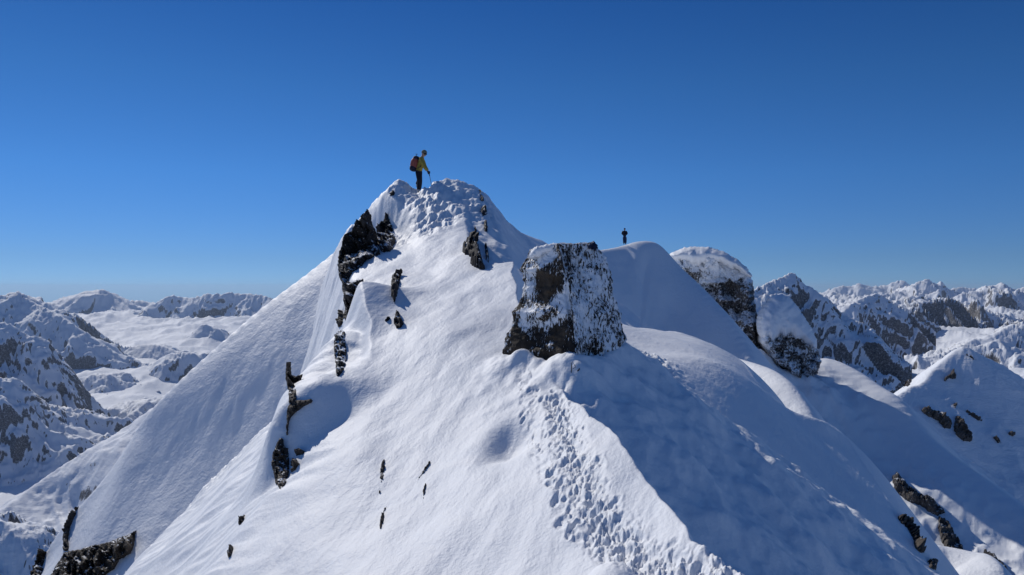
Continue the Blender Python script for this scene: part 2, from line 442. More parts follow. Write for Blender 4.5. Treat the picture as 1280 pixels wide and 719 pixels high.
def near_fine(x, y, z):
    d1, t1 = along(x, y, track1); d2, t2 = along(x, y, track2); d3, t3 = along(x, y, walk)
    core = np.exp(-(d1 / (.15 + .08 * t1)) ** 2) * sstep(0, .05, t1)
    z = z - 0.06 * core + core * (0.055 * fbm(x * 7.5, y * 5, 4, 47, .65) + .03 * np.abs(perlin(x * 15, y * 9, 48)))
    wd = (0.17 + 0.20 * t1) * (1 + .5 * fbm(x * 2.2, y * 1.4, 3, 50))
    m = np.maximum(np.exp(-(d1 / wd) ** 4) * sstep(0, .04, t1), 0.8 * np.exp(-(d2 / 0.15) ** 4))
    rough = np.abs(perlin(x * 5 + perlin(x * 3, y * 3, 5), y * 3.2, 51)) * 1.5 + np.abs(perlin(x * 11, y * 7, 56)) + .6 * np.abs(perlin(x * 23, y * 14, 58)) - .7
    z = z + m * (0.045 * rough * (.55 + .6 * np.clip(fbm(x * 1.7, y * 1.1, 2, 49) + .3, 0, 1)) - 0.02)
    m3 = np.exp(-(d3 / 0.75) ** 2)
    z = z + m3 * (0.14 * fbm(x * 2.6, y * 2.2, 4, 52, 0.6) - 0.08)
    c = pAR.at(812, 432); m4 = np.exp(-((x - c[0]) / .55) ** 2 - ((y - c[1]) / 1.2) ** 2)
    z = z + m4 * 0.10 * fbm(x * 4, y * 4, 4, 53, .6)
    # rougher, rimed snow all over the knob
    kn = sstep(26.5, 29, y)
    z = z + kn * (0.075 * fbm(x * 1.6, y * 1.6, 4, 54, 0.6) + 0.06 * sstep(.2, -2.0, x) * (ridged(x * 2.3, y * 1.7, 4, 55, .6) - .9))
    # foot holes
    X0, X1 = -1.5, 5.0
    box = (y < 17) & (x > X0) & (x < X1)
    xi = x[box]; yi = y[box]; zi = z[box].copy()
    for (cx, cy, r, dep, ax, an) in prints:
        near = (np.abs(xi - cx) < r * 4) & (np.abs(yi - cy) < r * 7)
        ii = np.nonzero(near)[0]
        if len(ii) == 0: continue
        u = xi[ii] - cx; v = (yi[ii] - cy) * 0.62
        ca, sa = math.cos(an), math.sin(an)
        q = np.sqrt(((u * ca + v * sa) / r) ** 2 + ((-u * sa + v * ca) / (r * ax * 1.4)) ** 2)
        zi[ii] += -dep * 0.8 * (1 - sstep(0.55, 1.05, q)) + 0.006 * np.exp(-((q - 1.35) / 0.3) ** 2)
    z = z.copy(); z[box] = zi
    # round snow lump at the bottom edge
    c = pAL.at(757, 745); q = np.hypot(x - c[0], (y - c[1]) * .75) / 0.30
    z = z + 0.26 * np.sqrt(np.clip(1 - q * q, 0, 1))
    # wind ripple
    lit = sstep(30, 20, y)
    ac, am = .91 * x - .41 * y, .41 * x + .91 * y
    z = z + lit * (0.0035 * ridged(ac * 3.2, am * .8, 3, 57) + 0.002 * ridged(ac * 9, am * 2.2, 2, 59))
    return z

def near_z(x, y):
    return near_fine(x, y, near_base(x, y))

def s_z(x, y):
    z, s, sd = S.full(x, y)
    n = sstep(0.2, 3, np.abs(sd))
    z = z + n * (0.5 * fbm(s * 0.12, sd * 0.08, 3, 61) + 0.05 * fbm(x * .8, y * .5, 3, 62))
    # a faint wind step across the flank
    z = z + 0.22 * sstep(-.5, .5, sd - 3.4 - 1.2 * perlin(s * .2, s * 0 + 1.5, 4)) * n
    return z
def c_z(x, y):
    z, s, sd = Cb.full(x, y); n = sstep(.2, 2, np.abs(sd))
    return z + n * (0.35 * fbm(s * .35, sd * .12, 4, 63) + .08 * fbm(x, y, 3, 64))
def b_z(x, y):
    z, s, sd = B.full(x, y); n = sstep(.3, 4, np.abs(sd))
    return z + n * (0.7 * fbm(s * .11, sd * .07, 3, 65) + .07 * fbm(x * .7, y * .5, 3, 66))
def e_z(x, y):
    z, s, sd = E.full(x, y); n = sstep(.5, 5, np.abs(sd))
    dp, tp = along(x, y, [P(950, 436, 101), P(968, 455, 100.4), P(990, 471, 100), P(1018, 474, 100.4)])      # snow banked against the boulder
    zb = np.interp(tp, [0, .33, .67, 1], [P(0, 440, 101)[2], P(0, 459, 100.4)[2], P(0, 475, 100)[2], P(0, 479, 100.4)[2]])
    z = smax(z, zb - .75 * dp + .3 * fbm(x * .5, y * .5, 3, 77), .8)
    return z + n * (1.0 * fbm(x * .07, y * .07, 4, 67) + .25 * ridged(x * .2 + y * .2, y * .25 - x * .2, 3, 68))
def f_z(x, y):
    z, s, sd = Fs.full(x, y); return z + .15 * sstep(.2, 2, np.abs(sd)) * fbm(x * .6, y * .6, 3, 69)
def h_z(x, y):
    z, s, sd = Hs.full(x, y); return z + .3 * sstep(.2, 2, np.abs(sd)) * fbm(s * .4, sd * .15, 3, 70)

SURF = {'ridge': (near_z, 4, 60), 's': (s_z, 20, 60), 'c': (c_z, 34, 70), 'b': (b_z, 60, 110), 'e': (e_z, 30, 140), 'f': (f_z, 15, 40), 'h': (h_z, 25, 60)}
def hit(px, py, which, base=False):
    """depth at which the rays of the given pixels first meet a surface (numpy, vectorised)"""
    fn, d0, d1 = SURF[which]
    if base and which == 'ridge': fn = near_base
    px = np.asarray(px, float); py = np.asarray(py, float)
    a = (px - 640) / F; c = (359.5 - py) / F
    res = np.full(px.shape, np.nan); lo = np.full(px.shape, d0 * 1.0); done = np.zeros(px.shape, bool)
    ds = np.geomspace(d0, d1, 110)
    prev = np.full(px.shape, ds[0])
    for dd in ds[1:]:
        z = fn(a * dd, np.full(px.shape, dd))
        h = (~done) & (c * dd < z)
        res[h] = dd; lo[h] = prev[h]; done |= h; prev[:] = dd
        if done.all(): break
    hi = res.copy()
    for _ in range(9):
        mid = (lo + hi) / 2
        z = fn(a * mid, mid); up = c * mid < z
        hi = np.where(up, mid, hi); lo = np.where(up, lo, mid)
    return hi

ridge = field_mesh('snow_ridge', near_z, -60, 1400, 1270, 3.6, 44, 900, M_snow,
                   cull=lambda x, y, z: z > np.maximum(-16, -0.62 * y + 0))
tag(ridge, kind='structure')
flank = field_mesh('snow_slope', s_z, -140, 520, 560, 17, 48, 420, M_snow_mid, cull=lambda x, y, z: z > -26)
tag(flank, kind='structure')
backr = field_mesh('snow_ridge', c_z, 540, 800, 300, 32, 80, 420, M_snow_mid, cull=lambda x, y, z: z > -14); tag(backr, kind='structure')
dome = field_mesh('snow_dome', b_z, 600, 1300, 620, 52, 125, 460, M_snow_mid, cull=lambda x, y, z: z > -34); tag(dome, kind='structure')
low = field_mesh('snow_slope', e_z, 800, 1480, 520, 26, 150, 460, M_snow_mid, cull=lambda x, y, z: z > -60); tag(low, kind='structure')
shoulder = field_mesh('snow_shoulder', f_z, 1080, 1420, 320, 16, 32, 260, M_snow_mid, cull=lambda x, y, z: z > -20); tag(shoulder, kind='structure')
hump = field_mesh('snow_hump', h_z, 830, 1300, 400, 26, 60, 260, M_snow_mid, cull=lambda x, y, z: z > -26); tag(hump, kind='structure')
# ------------------------------------------------------------------ the mountains around
def grid_nz(X, Y, Z):
    tx = np.stack([np.gradient(X, axis=1), np.gradient(Y, axis=1), np.gradient(Z, axis=1)], -1)
    ty = np.stack([np.gradient(X, axis=0), np.gradient(Y, axis=0), np.gradient(Z, axis=0)], -1)
    n = np.cross(tx, ty); return np.abs(n[..., 2]) / (np.linalg.norm(n, axis=-1) + 1e-12)

def mountain(name, crest, front, back, px0, px1, npx, d0, d1, nd, mat, rough=0.16, size=None, rock=(0.66, 0.42), bias=0.0, rnd=None, drop=900, seed=0, gl=None, rmax=1.0, name_kind='structure'):
    c3 = np.array([P(*q[:3]) for q in crest]); dm = c3[:, 1].mean()
    size = size or dm * 0.07
    R = Roof(crest, front, back, rnd=rnd if rnd is not None else dm * 0.0015, per=3)
    gl = gl or size
    def fn(x, y):
        wx = x + size * 0.22 * fbm(x / size, y / size, 3, seed + 3); wy = y + size * 0.22 * fbm(x / size + 7.7, y / size, 3, seed + 8)
        z, s, sd = R.full(x, y)
        e = sstep(0, size * 0.55, np.abs(sd))
        A = size * rough; wob = 0.45 * fbm(x / size * .8, y / size * .8, 3, seed)
        r1 = lambda u, v, sd_: 0.33 - np.abs(perlin(u, v, sd_))            # sharp ribs with plane faces
        z2 = z + e * A * 1.9 * r1(s / gl + wob, sd / (gl * 2.6) + wob, seed + 11)
        z2 = z2 + e * A * 0.95 * r1(s / (gl * .44) + 2 * wob, sd / (gl * 1.2), seed + 23)
        z2 = z2 + (.3 + .7 * e) * A * 0.50 * r1(wx / size * 3.4, wy / size * 3.4, seed + 29)
        z2 = z2 + A * 0.24 * r1(wx / size * 7.3, wy / size * 7.3, seed + 31) + A * 0.10 * r1(wx / size * 16, wy / size * 16, seed + 37)
        return z2
    zb = c3[:, 2].min() - drop
    def at(X, Y, Z):
        nz = grid_nz(X, Y, Z)
        return {'rock': np.clip(sstep(rock[0], rock[1], nz) * rmax + bias, -1, 1.2)}
    o = field_mesh(name, fn, px0, px1, npx, d0, d1, nd, mat, cull=lambda x, y, z: z > zb, attr=at)
    tag(o, kind='structure')
    LASTFN.append(fn)
    return o

LASTFN = []
FM0 = far_mat('far_mountain_near', 8.0)
FM1 = far_mat('far_mountain_mid', 16.0)
FM2 = far_mat('far_mountain_far', 34.0)

# left: glacier basin and its peaks
vl = TPS([P(*q) for q in [(150, 392, 3700), (220, 388, 3900), (300, 396, 3500), (180, 410, 3000), (130, 402, 3300), (260, 425, 2600), (120, 440, 2300), (200, 440, 2250), (300, 440, 2500), (160, 480, 1800), (250, 480, 1850), (60, 490, 1700),
          (60, 560, 1150), (150, 545, 1250), (0, 580, 1000), (60, 620, 900), (0, 660, 760), (100, 660, 820), (0, 740, 560), (220, 620, 900), (340, 560, 1000), (400, 420, 2800), (-100, 600, 900), (-100, 420, 2600), (380, 385, 6000), (-100, 385, 6000), (150, 382, 6000)]], 1e-5)
def vl_z(x, y):
    d = y
    return vl(x, y) + d * (0.006 * fbm(x / 420, y / 600, 4, 81) + 0.0035 * ridged(x / 150 + y / 400, y / 330 - x / 300, 4, 82) - 0.003)
def vl_at(X, Y, Z):
    nz = grid_nz(X, Y, Z); return {'rock': sstep(0.90, 0.76, nz) * 0.7 - 0.25}
o = field_mesh('glacier', vl_z, -220, 480, 520, 420, 6500, 420, FM1, attr=vl_at); tag(o, kind='structure')

mountain('mountain', [(-140, 376, 2250), (-60, 372, 2200), (0, 371, 2150), (10, 368, 2150), (24, 365.5, 2150), (38, 378, 2130), (55, 386, 2100), (80, 400, 2060), (105, 416, 2030), (128, 431, 2010), (150, 446, 1990)], 0.72, 0.6, -180, 230, 330, 1500, 2900, 260, FM1, seed=101, rough=.24, bias=-.02)
mountain('mountain', [(-140, 392, 1230), (-60, 396, 1240), (0, 403, 1250), (18, 409, 1255), (35, 421, 1260), (52, 422.5, 1262), (65, 432, 1270), (85, 455, 1285), (102, 480, 1300), (122, 504, 1310), (150, 528, 1320), (175, 548, 1330)], 0.74, 0.7, -180, 260, 350, 900, 1750, 280, FM1, seed=131, rough=.26, bias=-.05)
mountain('mountain', [(10, 384, 3950), (50, 381.5, 3950), (80, 372, 3950), (95, 369, 3950), (107, 364.5, 3950), (118, 364, 3950), (128, 362.5, 3900), (137, 367, 3880), (147, 377, 3850), (156, 386, 3800)], 0.42, 0.5, -60, 260, 240, 3000, 4700, 160, FM2, seed=151, rough=.15, bias=-.1)
mountain('mountain', [(140, 380, 4600), (156, 377.5, 4600), (168, 376, 4600), (180, 377, 4600), (189, 381, 4600), (205, 382, 4500)], 0.6, 0.5, 100, 260, 140, 3900, 5400, 100, FM2, seed=161, rough=.2)
mountain('mountain', [(188, 382, 3650), (203, 375, 3650), (213, 370, 3650), (228, 372, 3650), (240, 373.5, 3620), (252, 369.5, 3620), (265, 368, 3600), (278, 367.5, 3600), (290, 366.5, 3600), (305, 368, 3600), (318, 369, 3580), (330, 371, 3560), (345, 380, 3500), (390, 395, 3400)], 0.95, 0.5, 150, 470, 300, 2900, 4400, 200, FM2, seed=171, rough=.2, bias=.02)
mountain('mountain', [(236, 420, 2620), (245, 412, 2620), (251, 407, 2620), (258, 405.5, 2620), (265, 409, 2620), (273, 412, 2610), (281, 421, 2600)], 0.85, 0.6, 200, 320, 130, 2200, 3100, 130, FM2, seed=181, rough=.2, size=110, bias=.05)
mountain('mountain', [(152, 442, 2180), (162, 435, 2180), (172, 432, 2180), (185, 431, 2170), (200, 432, 2150), (213, 437, 2130), (228, 441, 2110)], 0.9, 0.4, 110, 300, 180, 1800, 2600, 150, FM1, seed=191, rough=.16, size=110, bias=.04)
mountain('mountain', [(184, 462, 1960), (194, 453, 1960), (204, 446, 1960), (216, 443, 1955), (236, 441.5, 1950), (247, 447, 1940), (256, 462, 1920)], 0.75, 0.4, 140, 320, 180, 1600, 2400, 150, FM1, seed=201, rough=.22, size=110, bias=.03)
mountain('mountain', [(80, 486, 1760), (100, 474, 1760), (118, 468, 1760), (135, 470, 1750), (150, 482, 1740), (165, 500, 1720)], 0.5, 0.4, 40, 240, 180, 1400, 2200, 150, FM1, seed=211, rough=.25, size=120, bias=0)
mountain('mountain', [(105, 520, 1500), (140, 508, 1480), (165, 502, 1460), (185, 500, 1450), (205, 496, 1440), (250, 490, 1430)], 0.55, 0.35, 60, 340, 220, 1150, 1800, 150, FM1, seed=221, rough=.25, size=110, bias=-.02)
mountain('mountain', [(-140, 440, 1030), (-60, 452, 1040), (0, 474, 1050), (15, 473, 1050), (30, 481, 1052), (45, 497, 1055), (62, 515, 1060), (85, 535, 1060)], 0.7, 0.5, -200, 170, 300, 760, 1400, 220, FM0, seed=231, rough=.24, size=90, bias=.0)
# smooth white spur below the flank
mountain('snow_spur', [(-20, 665, 480), (10, 634, 505), (30, 618, 520), (50, 603, 530), (75, 585, 540), (95, 572, 545), (120, 556, 550), (150, 539, 555), (165, 529, 560), (190, 511, 560), (225, 490, 565), (270, 465, 570), (330, 440, 575)], 0.34, 0.75, -200, 420, 420, 230, 720, 320, FM0, seed=241, rough=.09, size=60, rock=(.66, .40), bias=-.2, rnd=3)
mountain('mountain', [(-120, 610, 270), (-60, 630, 268), (0, 652, 262), (15, 664, 258), (28, 688, 254), (40, 716, 250), (55, 750, 246)], 0.9, 0.6, -220, 140, 300, 180, 400, 220, FM0, seed=251, rough=.22, size=24, bias=.0)

# right: bowl, pyramid peak, rocky massif and the distant chains
vr = TPS([P(*q) for q in [(1040, 470, 700), (1070, 465, 1000), (1100, 478, 1120), (1150, 463, 1200), (1120, 462, 1350), (1185, 437, 1350), (1215, 430, 1300), (1250, 470, 900), (1280, 520, 520), (1150, 540, 480), (1100, 560, 460), (1280, 640, 380), (1000, 520, 560), (1000, 400, 1500), (1100, 420, 1900), (1250, 398, 2200),
          (1100, 375, 6000), (1280, 374, 6000), (900, 380, 6000), (1450, 450, 900), (1450, 380, 4000), (850, 500, 600)]], 1e-5)
def vr_z(x, y):
    return vr(x, y) + y * (0.010 * fbm(x / 200, y / 260, 4, 91) + 0.006 * ridged(x / 90 + y / 200, y / 170 - x / 200, 4, 92) - .006)
o = field_mesh('snow_bowl', vr_z, 880, 1500, 480, 360, 6500, 420, FM1, attr=lambda X, Y, Z: {'rock': sstep(0.90, 0.76, grid_nz(X, Y, Z)) * 0.7 - .25}); tag(o, kind='structure')
mountain('mountain', [(905, 385, 640), (925, 372, 645), (945, 361.5, 652), (965, 352.5, 660), (978, 347.5, 665), (990, 342.5, 668), (1000, 349, 668), (1012, 357, 665), (1022, 366, 660), (1034, 381, 650), (1046, 398, 640), (1060, 416, 630)], 0.95, 0.8, 860, 1140, 330, 470, 840, 260, FM0, seed=301, rough=.26, size=46, bias=-.0)
mountain('mountain', [(1030, 415, 1000), (1044, 398, 1005), (1053, 389, 1010), (1064, 381, 1020), (1078, 375, 1040), (1090, 369, 1060), (1102, 371, 1080), (1120, 386, 1090)], 0.9, 0.6, 1000, 1170, 210, 780, 1350, 220, FM0, seed=311, rough=.28, size=70, bias=.10)
mountain('mountain', [(1072, 412, 1500), (1091, 403, 1550), (1105, 394, 1600), (1118, 386, 1650), (1132, 377, 1690), (1145, 370, 1720), (1155, 374, 1730), (1166, 374, 1740), (1176, 378, 1750), (1187, 375, 1760), (1208, 383, 1770), (1239, 391, 1780), (1290, 400, 1780), (1400, 405, 1780)], 0.80, 0.6, 1030, 1480, 430, 1050, 2250, 300, FM1, seed=321, rough=.42, size=130, bias=.02, rock=(.66, .42))
mountain('mountain', [(985, 374, 6400), (1010, 371, 6400), (1030, 366, 6400), (1050, 358.5, 6400), (1062, 358, 6400), (1075, 355, 6400), (1090, 358, 6400), (1108, 357, 6400), (1118, 353, 6400), (1128, 350.5, 6400), (1135, 355, 6400), (1150, 360, 6400), (1180, 363, 6400), (1200, 360, 6400), (1225, 362, 6400), (1280, 366, 6400), (1350, 364, 6400)], 0.7, 0.5, 950, 1450, 420, 5000, 7600, 130, FM2, seed=331, rough=.24, size=300, bias=.05)
mountain('mountain', [(1078, 380, 3300), (1095, 372, 3300), (1110, 368, 3300), (1122, 365, 3300), (1135, 360, 3300), (1148, 354.5, 3300), (1160, 351, 3300), (1168, 355, 3300), (1178, 353.5, 3300), (1190, 362, 3280), (1205, 370, 3260), (1220, 378, 3240)], 0.62, 0.5, 1040, 1280, 260, 2600, 4100, 160, FM2, seed=341, rough=.3, size=230, bias=-.05)
mountain('mountain', [(1180, 380, 2700), (1195, 372, 2700), (1215, 364, 2700), (1232, 359.5, 2700), (1243, 357, 2700), (1251, 353, 2700), (1258, 358, 2700), (1268, 364, 2690), (1280, 361, 2680), (1310, 356, 2680), (1400, 370, 2650)], 0.6, 0.5, 1140, 1480, 320, 2050, 3400, 180, FM2, seed=351, rough=.28, size=200, bias=0)
mountain('mountain', [(1170, 446, 880), (1190, 438, 890), (1212, 428, 900), (1235, 420, 905), (1255, 412, 910), (1280, 402, 915), (1340, 385, 920), (1440, 372, 920)], 0.62, 0.5, 1130, 1500, 340, 620, 1250, 240, FM0, seed=361, rough=.24, size=60, bias=-.02)
# shaded snow peak with a few rocks, nearer on the right
mountain('snow_peak', [(1060, 560, 235), (1090, 525, 248), (1112, 503, 258), (1122, 496, 264), (1132, 489, 270), (1141, 483, 276), (1150, 481.5, 282), (1158, 474, 287), (1166, 463, 291), (1175, 456, 294), (1186, 446, 297), (1198, 436, 300), (1205, 432, 300), (1213, 437, 301), (1228, 445, 303), (1250, 455, 305), (1280, 474, 306), (1330, 505, 306), (1420, 560, 300)], 0.80, 0.8, 1000, 1520, 480, 90, 420, 380, FM0, seed=371, rough=.05, size=30, bias=-.25, rock=(.62,.45), rnd=1.0)

SURF['peak'] = (LASTFN[-1], 120, 420)

# thin blue air of the distance: one closed box round the whole place
def haze_box():
    bm = bmesh.new(); bmesh.ops.create_cube(bm, size=2.0)
    for v in bm.verts:
        v.co = Vector((v.co.x * 9000, 4000 + v.co.y * 6500, 30 if v.co.z > 0 else -1300))
    me = bpy.data.meshes.new('haze'); bm.to_mesh(me); bm.free()
    t = NT('thin_haze'); pv = t.n('ShaderNodeVolumePrincipled')
    pv.inputs['Color'].default_value = (0.62, 0.78, 1.0, 1); pv.inputs['Density'].default_value = 5.5e-5; pv.inputs['Anisotropy'].default_value = 0.2
    t.l(pv.outputs[0], t.out.inputs['Volume'])
    return tag(link('haze', me, t.m), kind='stuff')
haze_box()

# snowy lowland out to the horizon
bm = bmesh.new()
N = 96
rs = [300, 2500, 5000, 7800]
vs = [[bm.verts.new((r * math.cos(2 * math.pi * k / N), r * math.sin(2 * math.pi * k / N), -1150 - 60 * math.sin(k * .7 + r) )) for k in range(N)] for r in rs]
for i in range(len(rs) - 1):
    for k in range(N): bm.faces.new((vs[i][k], vs[i + 1][k], vs[i + 1][(k + 1) % N], vs[i][(k + 1) % N]))
bm.faces.new(list(reversed(vs[0])))
me = bpy.data.meshes.new('ground'); bmesh.ops.recalc_face_normals(bm, faces=bm.faces); bm.to_mesh(me); bm.free()
tag(link('ground', me, M_snow_far), kind='structure')
# ------------------------------------------------------------------ rocks
from mathutils.geometry import delaunay_2d_cdt
M_rock = rock_mat('outcrop_rock', 0.5)
M_rock_s = rock_mat('ledge_rock', 0.25, dark=(0.03, 0.028, 0.028), mid=(0.066, 0.054, 0.044), lite=(0.125, 0.10, 0.078))
M_cliff = rock_mat('cliff_rock', 1.1, dark=(0.009, 0.008, 0.010), mid=(0.020, 0.018, 0.019), lite=(0.05, 0.043, 0.038), grain=2.6, edge=0.03, namp=2.2)
M_bould = rock_mat('boulder_rock', 2.4, dark=(0.018, 0.017, 0.018), mid=(0.055, 0.05, 0.05), lite=(0.12, 0.105, 0.09), grain=3.2, edge=0.10, namp=1.9)
M_brown = rock_mat('brown_cliff_rock', 1.2, dark=(0.014, 0.011, 0.009), mid=(0.040, 0.031, 0.024), lite=(0.085, 0.066, 0.05), grain=2.0)
M_farrock = rock_mat('distant_rock', 6.0, dark=(0.03, 0.027, 0.028), mid=(0.06, 0.052, 0.048), lite=(0.11, 0.09, 0.075))
M_pillar = rock_mat('pillar_rock', 0.55, dark=(0.012, 0.010, 0.009), mid=(0.042, 0.031, 0.022), lite=(0.10, 0.073, 0.048), streak=2.6, grain=4.6, edge=0.04, namp=2.3)

def tri_fill(outline, g, seed, jit=0.55):
    """triangulate a pixel outline with points every g pixels; returns points, triangles, distance to the edge"""
    r = random.Random(seed); o = []
    n = len(outline)
    for i in range(n):
        ax, ay = outline[i]; bx, by = outline[(i + 1) % n]
        L = math.hypot(bx - ax, by - ay); k = max(1, int(round(L / g)))
        for j in range(k):
            t = j / k; f = jit * min(g, L * .4)
            o.append((ax + (bx - ax) * t + r.uniform(-f, f), ay + (by - ay) * t + r.uniform(-f, f)))
    oa = np.array(o); x0, y0 = oa.min(0); x1, y1 = oa.max(0)
    gx, gy = np.meshgrid(np.arange(x0 + g / 2, x1, g), np.arange(y0 + g / 2, y1, g))
    rr = np.random.default_rng(seed)
    q = np.column_stack([gx.ravel(), gy.ravel()]) + rr.uniform(-g * .3, g * .3, (gx.size, 2))
    def edged(q):
        dm = np.full(len(q), 1e9); ins = np.zeros(len(q), bool)
        for i in range(len(oa)):
            a = oa[i]; b = oa[(i + 1) % len(oa)]; e = b - a
            t = np.clip(((q - a) @ e) / (e @ e + 1e-9), 0, 1)
            dm = np.minimum(dm, np.hypot(*(q - a - t[:, None] * e).T))
            c = ((a[1] > q[:, 1]) != (b[1] > q[:, 1])) & (q[:, 0] < (b[0] - a[0]) * (q[:, 1] - a[1]) / (b[1] - a[1] + 1e-12) + a[0])
            ins ^= c
        return dm, ins
    dm, ins = edged(q); q = q[ins & (dm > g * 0.45)]
    pts = [Vector(p) for p in o] + [Vector(p) for p in q.tolist()]
    vs, es, fs, *_ = delaunay_2d_cdt(pts, [], [list(range(len(o)))], 1, 1e-4)
    v = np.array([(p.x, p.y) for p in vs]); f = np.array([t for t in fs if len(t) == 3])
    dm, ins = edged(v)
    dm[dm < g * 0.12] = 0
    return v, f, dm

def fill_nan(d):
    m = np.isnan(d)
    if m.any(): d[m] = np.nanmedian(d) if (~m).any() else 30
    return d

def rock_thing(o, label, group=None, cat='rock'):
    tag(o, label, cat, group)
    return o

def vertex_normals(co, f):
    n = np.zeros_like(co); fn = np.cross(co[f[:, 1]] - co[f[:, 0]], co[f[:, 2]] - co[f[:, 0]])
    for k in range(3): np.add.at(n, f[:, k], fn)
    return n / (np.linalg.norm(n, axis=1, keepdims=True) + 1e-12)

def facets(v, seed, cell, sy=1.6):
    """broken rock: every joint block has its own offset and tilt"""
    r = np.random.default_rng(seed + 500); q = v * np.array([1, 1 / sy]); lo = q.min(0); hi = q.max(0)
    n = max(4, int(np.prod((hi - lo) / cell + 1)))
    c = r.uniform(lo, hi, (n, 2)); w = q + np.column_stack([fbm(q[:, 0] / cell, q[:, 1] / cell, 2, seed), fbm(q[:, 0] / cell + 9, q[:, 1] / cell, 2, seed)]) * cell * .25
    d2 = ((w[:, None] - c[None]) ** 2).sum(-1); i = d2.argmin(1)
    off = r.uniform(-1, 1, n); tl = r.normal(0, .7, (n, 2))
    return off[i] + ((q - c[i]) * tl[i]).sum(1) / cell

def outcrop(label, outline, which, thick, mat, g=1.6, seed=1, snow=0.0, rough=0.55, R=2.2, out=0.5, up=0.35, name='rock', group=None, smooth=False):
    """bare rock poking out of the snow: raised from the snow surface, sunk at its rim, closed at the back"""
    v, f, dm = tri_fill(outline, g, seed)
    d = hit(v[:, 0], v[:, 1], which, base=True); bad = np.isnan(d)
    if (~bad).any():
        md = np.percentile(d[~bad], 30); bad |= np.abs(d - md) > md * .13; gd = np.nonzero(~bad)[0]
        for i in np.nonzero(bad)[0]: d[i] = d[gd[np.argmin(((v[gd] - v[i]) ** 2).sum(1))]]
    d = fill_nan(d)
    lo = np.percentile(d, 25); d = np.clip(d, lo * 0.87, lo * 1.15)
    base = np.column_stack([(v[:, 0] - 640) / F * d, d, (359.5 - v[:, 1]) / F * d])
    view = base / np.linalg.norm(base, axis=1, keepdims=True)
    nrm = vertex_normals(base, f)
    nrm *= -np.sign((nrm * view).sum(1, keepdims=True))
    nn = nrm.mean(0); nn /= np.linalg.norm(nn)
    dr = -view * out + nn * (1 - out) + np.array([0, 0, up * 0.3]); dr /= np.linalg.norm(dr, axis=1, keepdims=True)
    s = thick * 2.2
    prof = 1 - np.exp(-dm / (R * .6))
    w = base + 0.25 * s * fbm3(base / s, 2, seed)[:, None]
    h = thick * prof * (0.65 + rough * (ridged(w[:, 0] / s + w[:, 2] / s * .4, w[:, 2] / s * 1.1 - w[:, 1] / s * .5, 4, seed) - 0.7) + rough * 0.8 * np.round(fbm3(base / (s * .55), 1, seed + 3) * 2.5) / 2.5)
    h = h + thick * .45 * prof * (ridged(base[:, 0] / (thick * .9) + base[:, 1] / (thick * 2), base[:, 2] / (thick * .9), 3, seed + 9) - .8)
    h = h + thick * .28 * prof * facets(v, seed, max(4.0, g * 4))
    h = h - np.where(dm == 0, thick * 0.35, 0)
    co = base + dr * h[:, None]
    bk = base + view * (thick * (0.45 + 0.6 * prof))[:, None] - np.array([0, 0, thick * .3])
    n = len(co)
    # make the front face the camera
    ff = orient(co, f, view)
    nb = boundary(ff)
    sides = []
    for a, b in nb: sides += [(b, a, a + n), (b, a + n, b + n)]
    F3 = np.vstack([ff, ff[:, ::-1] + n, np.array(sides, int).reshape(-1, 3)])
    vn = vertex_normals(co, ff)
    sn = snow + 0.38 * sstep(0.5, 0.9, vn[:, 2])
    sn = np.concatenate([sn, np.zeros(n)])
    o = mesh_from(name, np.vstack([co, bk]), F3, mat, {'snow': sn}, smooth=smooth)
    # origin at the rock's own foot
    recentre(o)
    return rock_thing(o, label, group)

def recentre(o):
    me = o.data; n = len(me.vertices); a = np.empty(n * 3, np.float32); me.vertices.foreach_get('co', a); a = a.reshape(-1, 3)
    c = a.mean(0); c[2] = a[:, 2].min()
    me.vertices.foreach_set('co', (a - c).ravel()); me.update(); o.location = c.tolist()
    return c

def orient(co, f, view):
    fn = np.cross(co[f[:, 1]] - co[f[:, 0]], co[f[:, 2]] - co[f[:, 0]])
    s = (fn * view[f[:, 0]]).sum(1) > 0
    f = f.copy(); f[s] = f[s][:, ::-1]; return f

def boundary(f):
    cnt = {}
    for t in f.tolist():
        for a, b in ((t[0], t[1]), (t[1], t[2]), (t[2], t[0])):
            cnt[(a, b)] = 1
    return [(a, b) for (a, b) in cnt if (b, a) not in cnt]

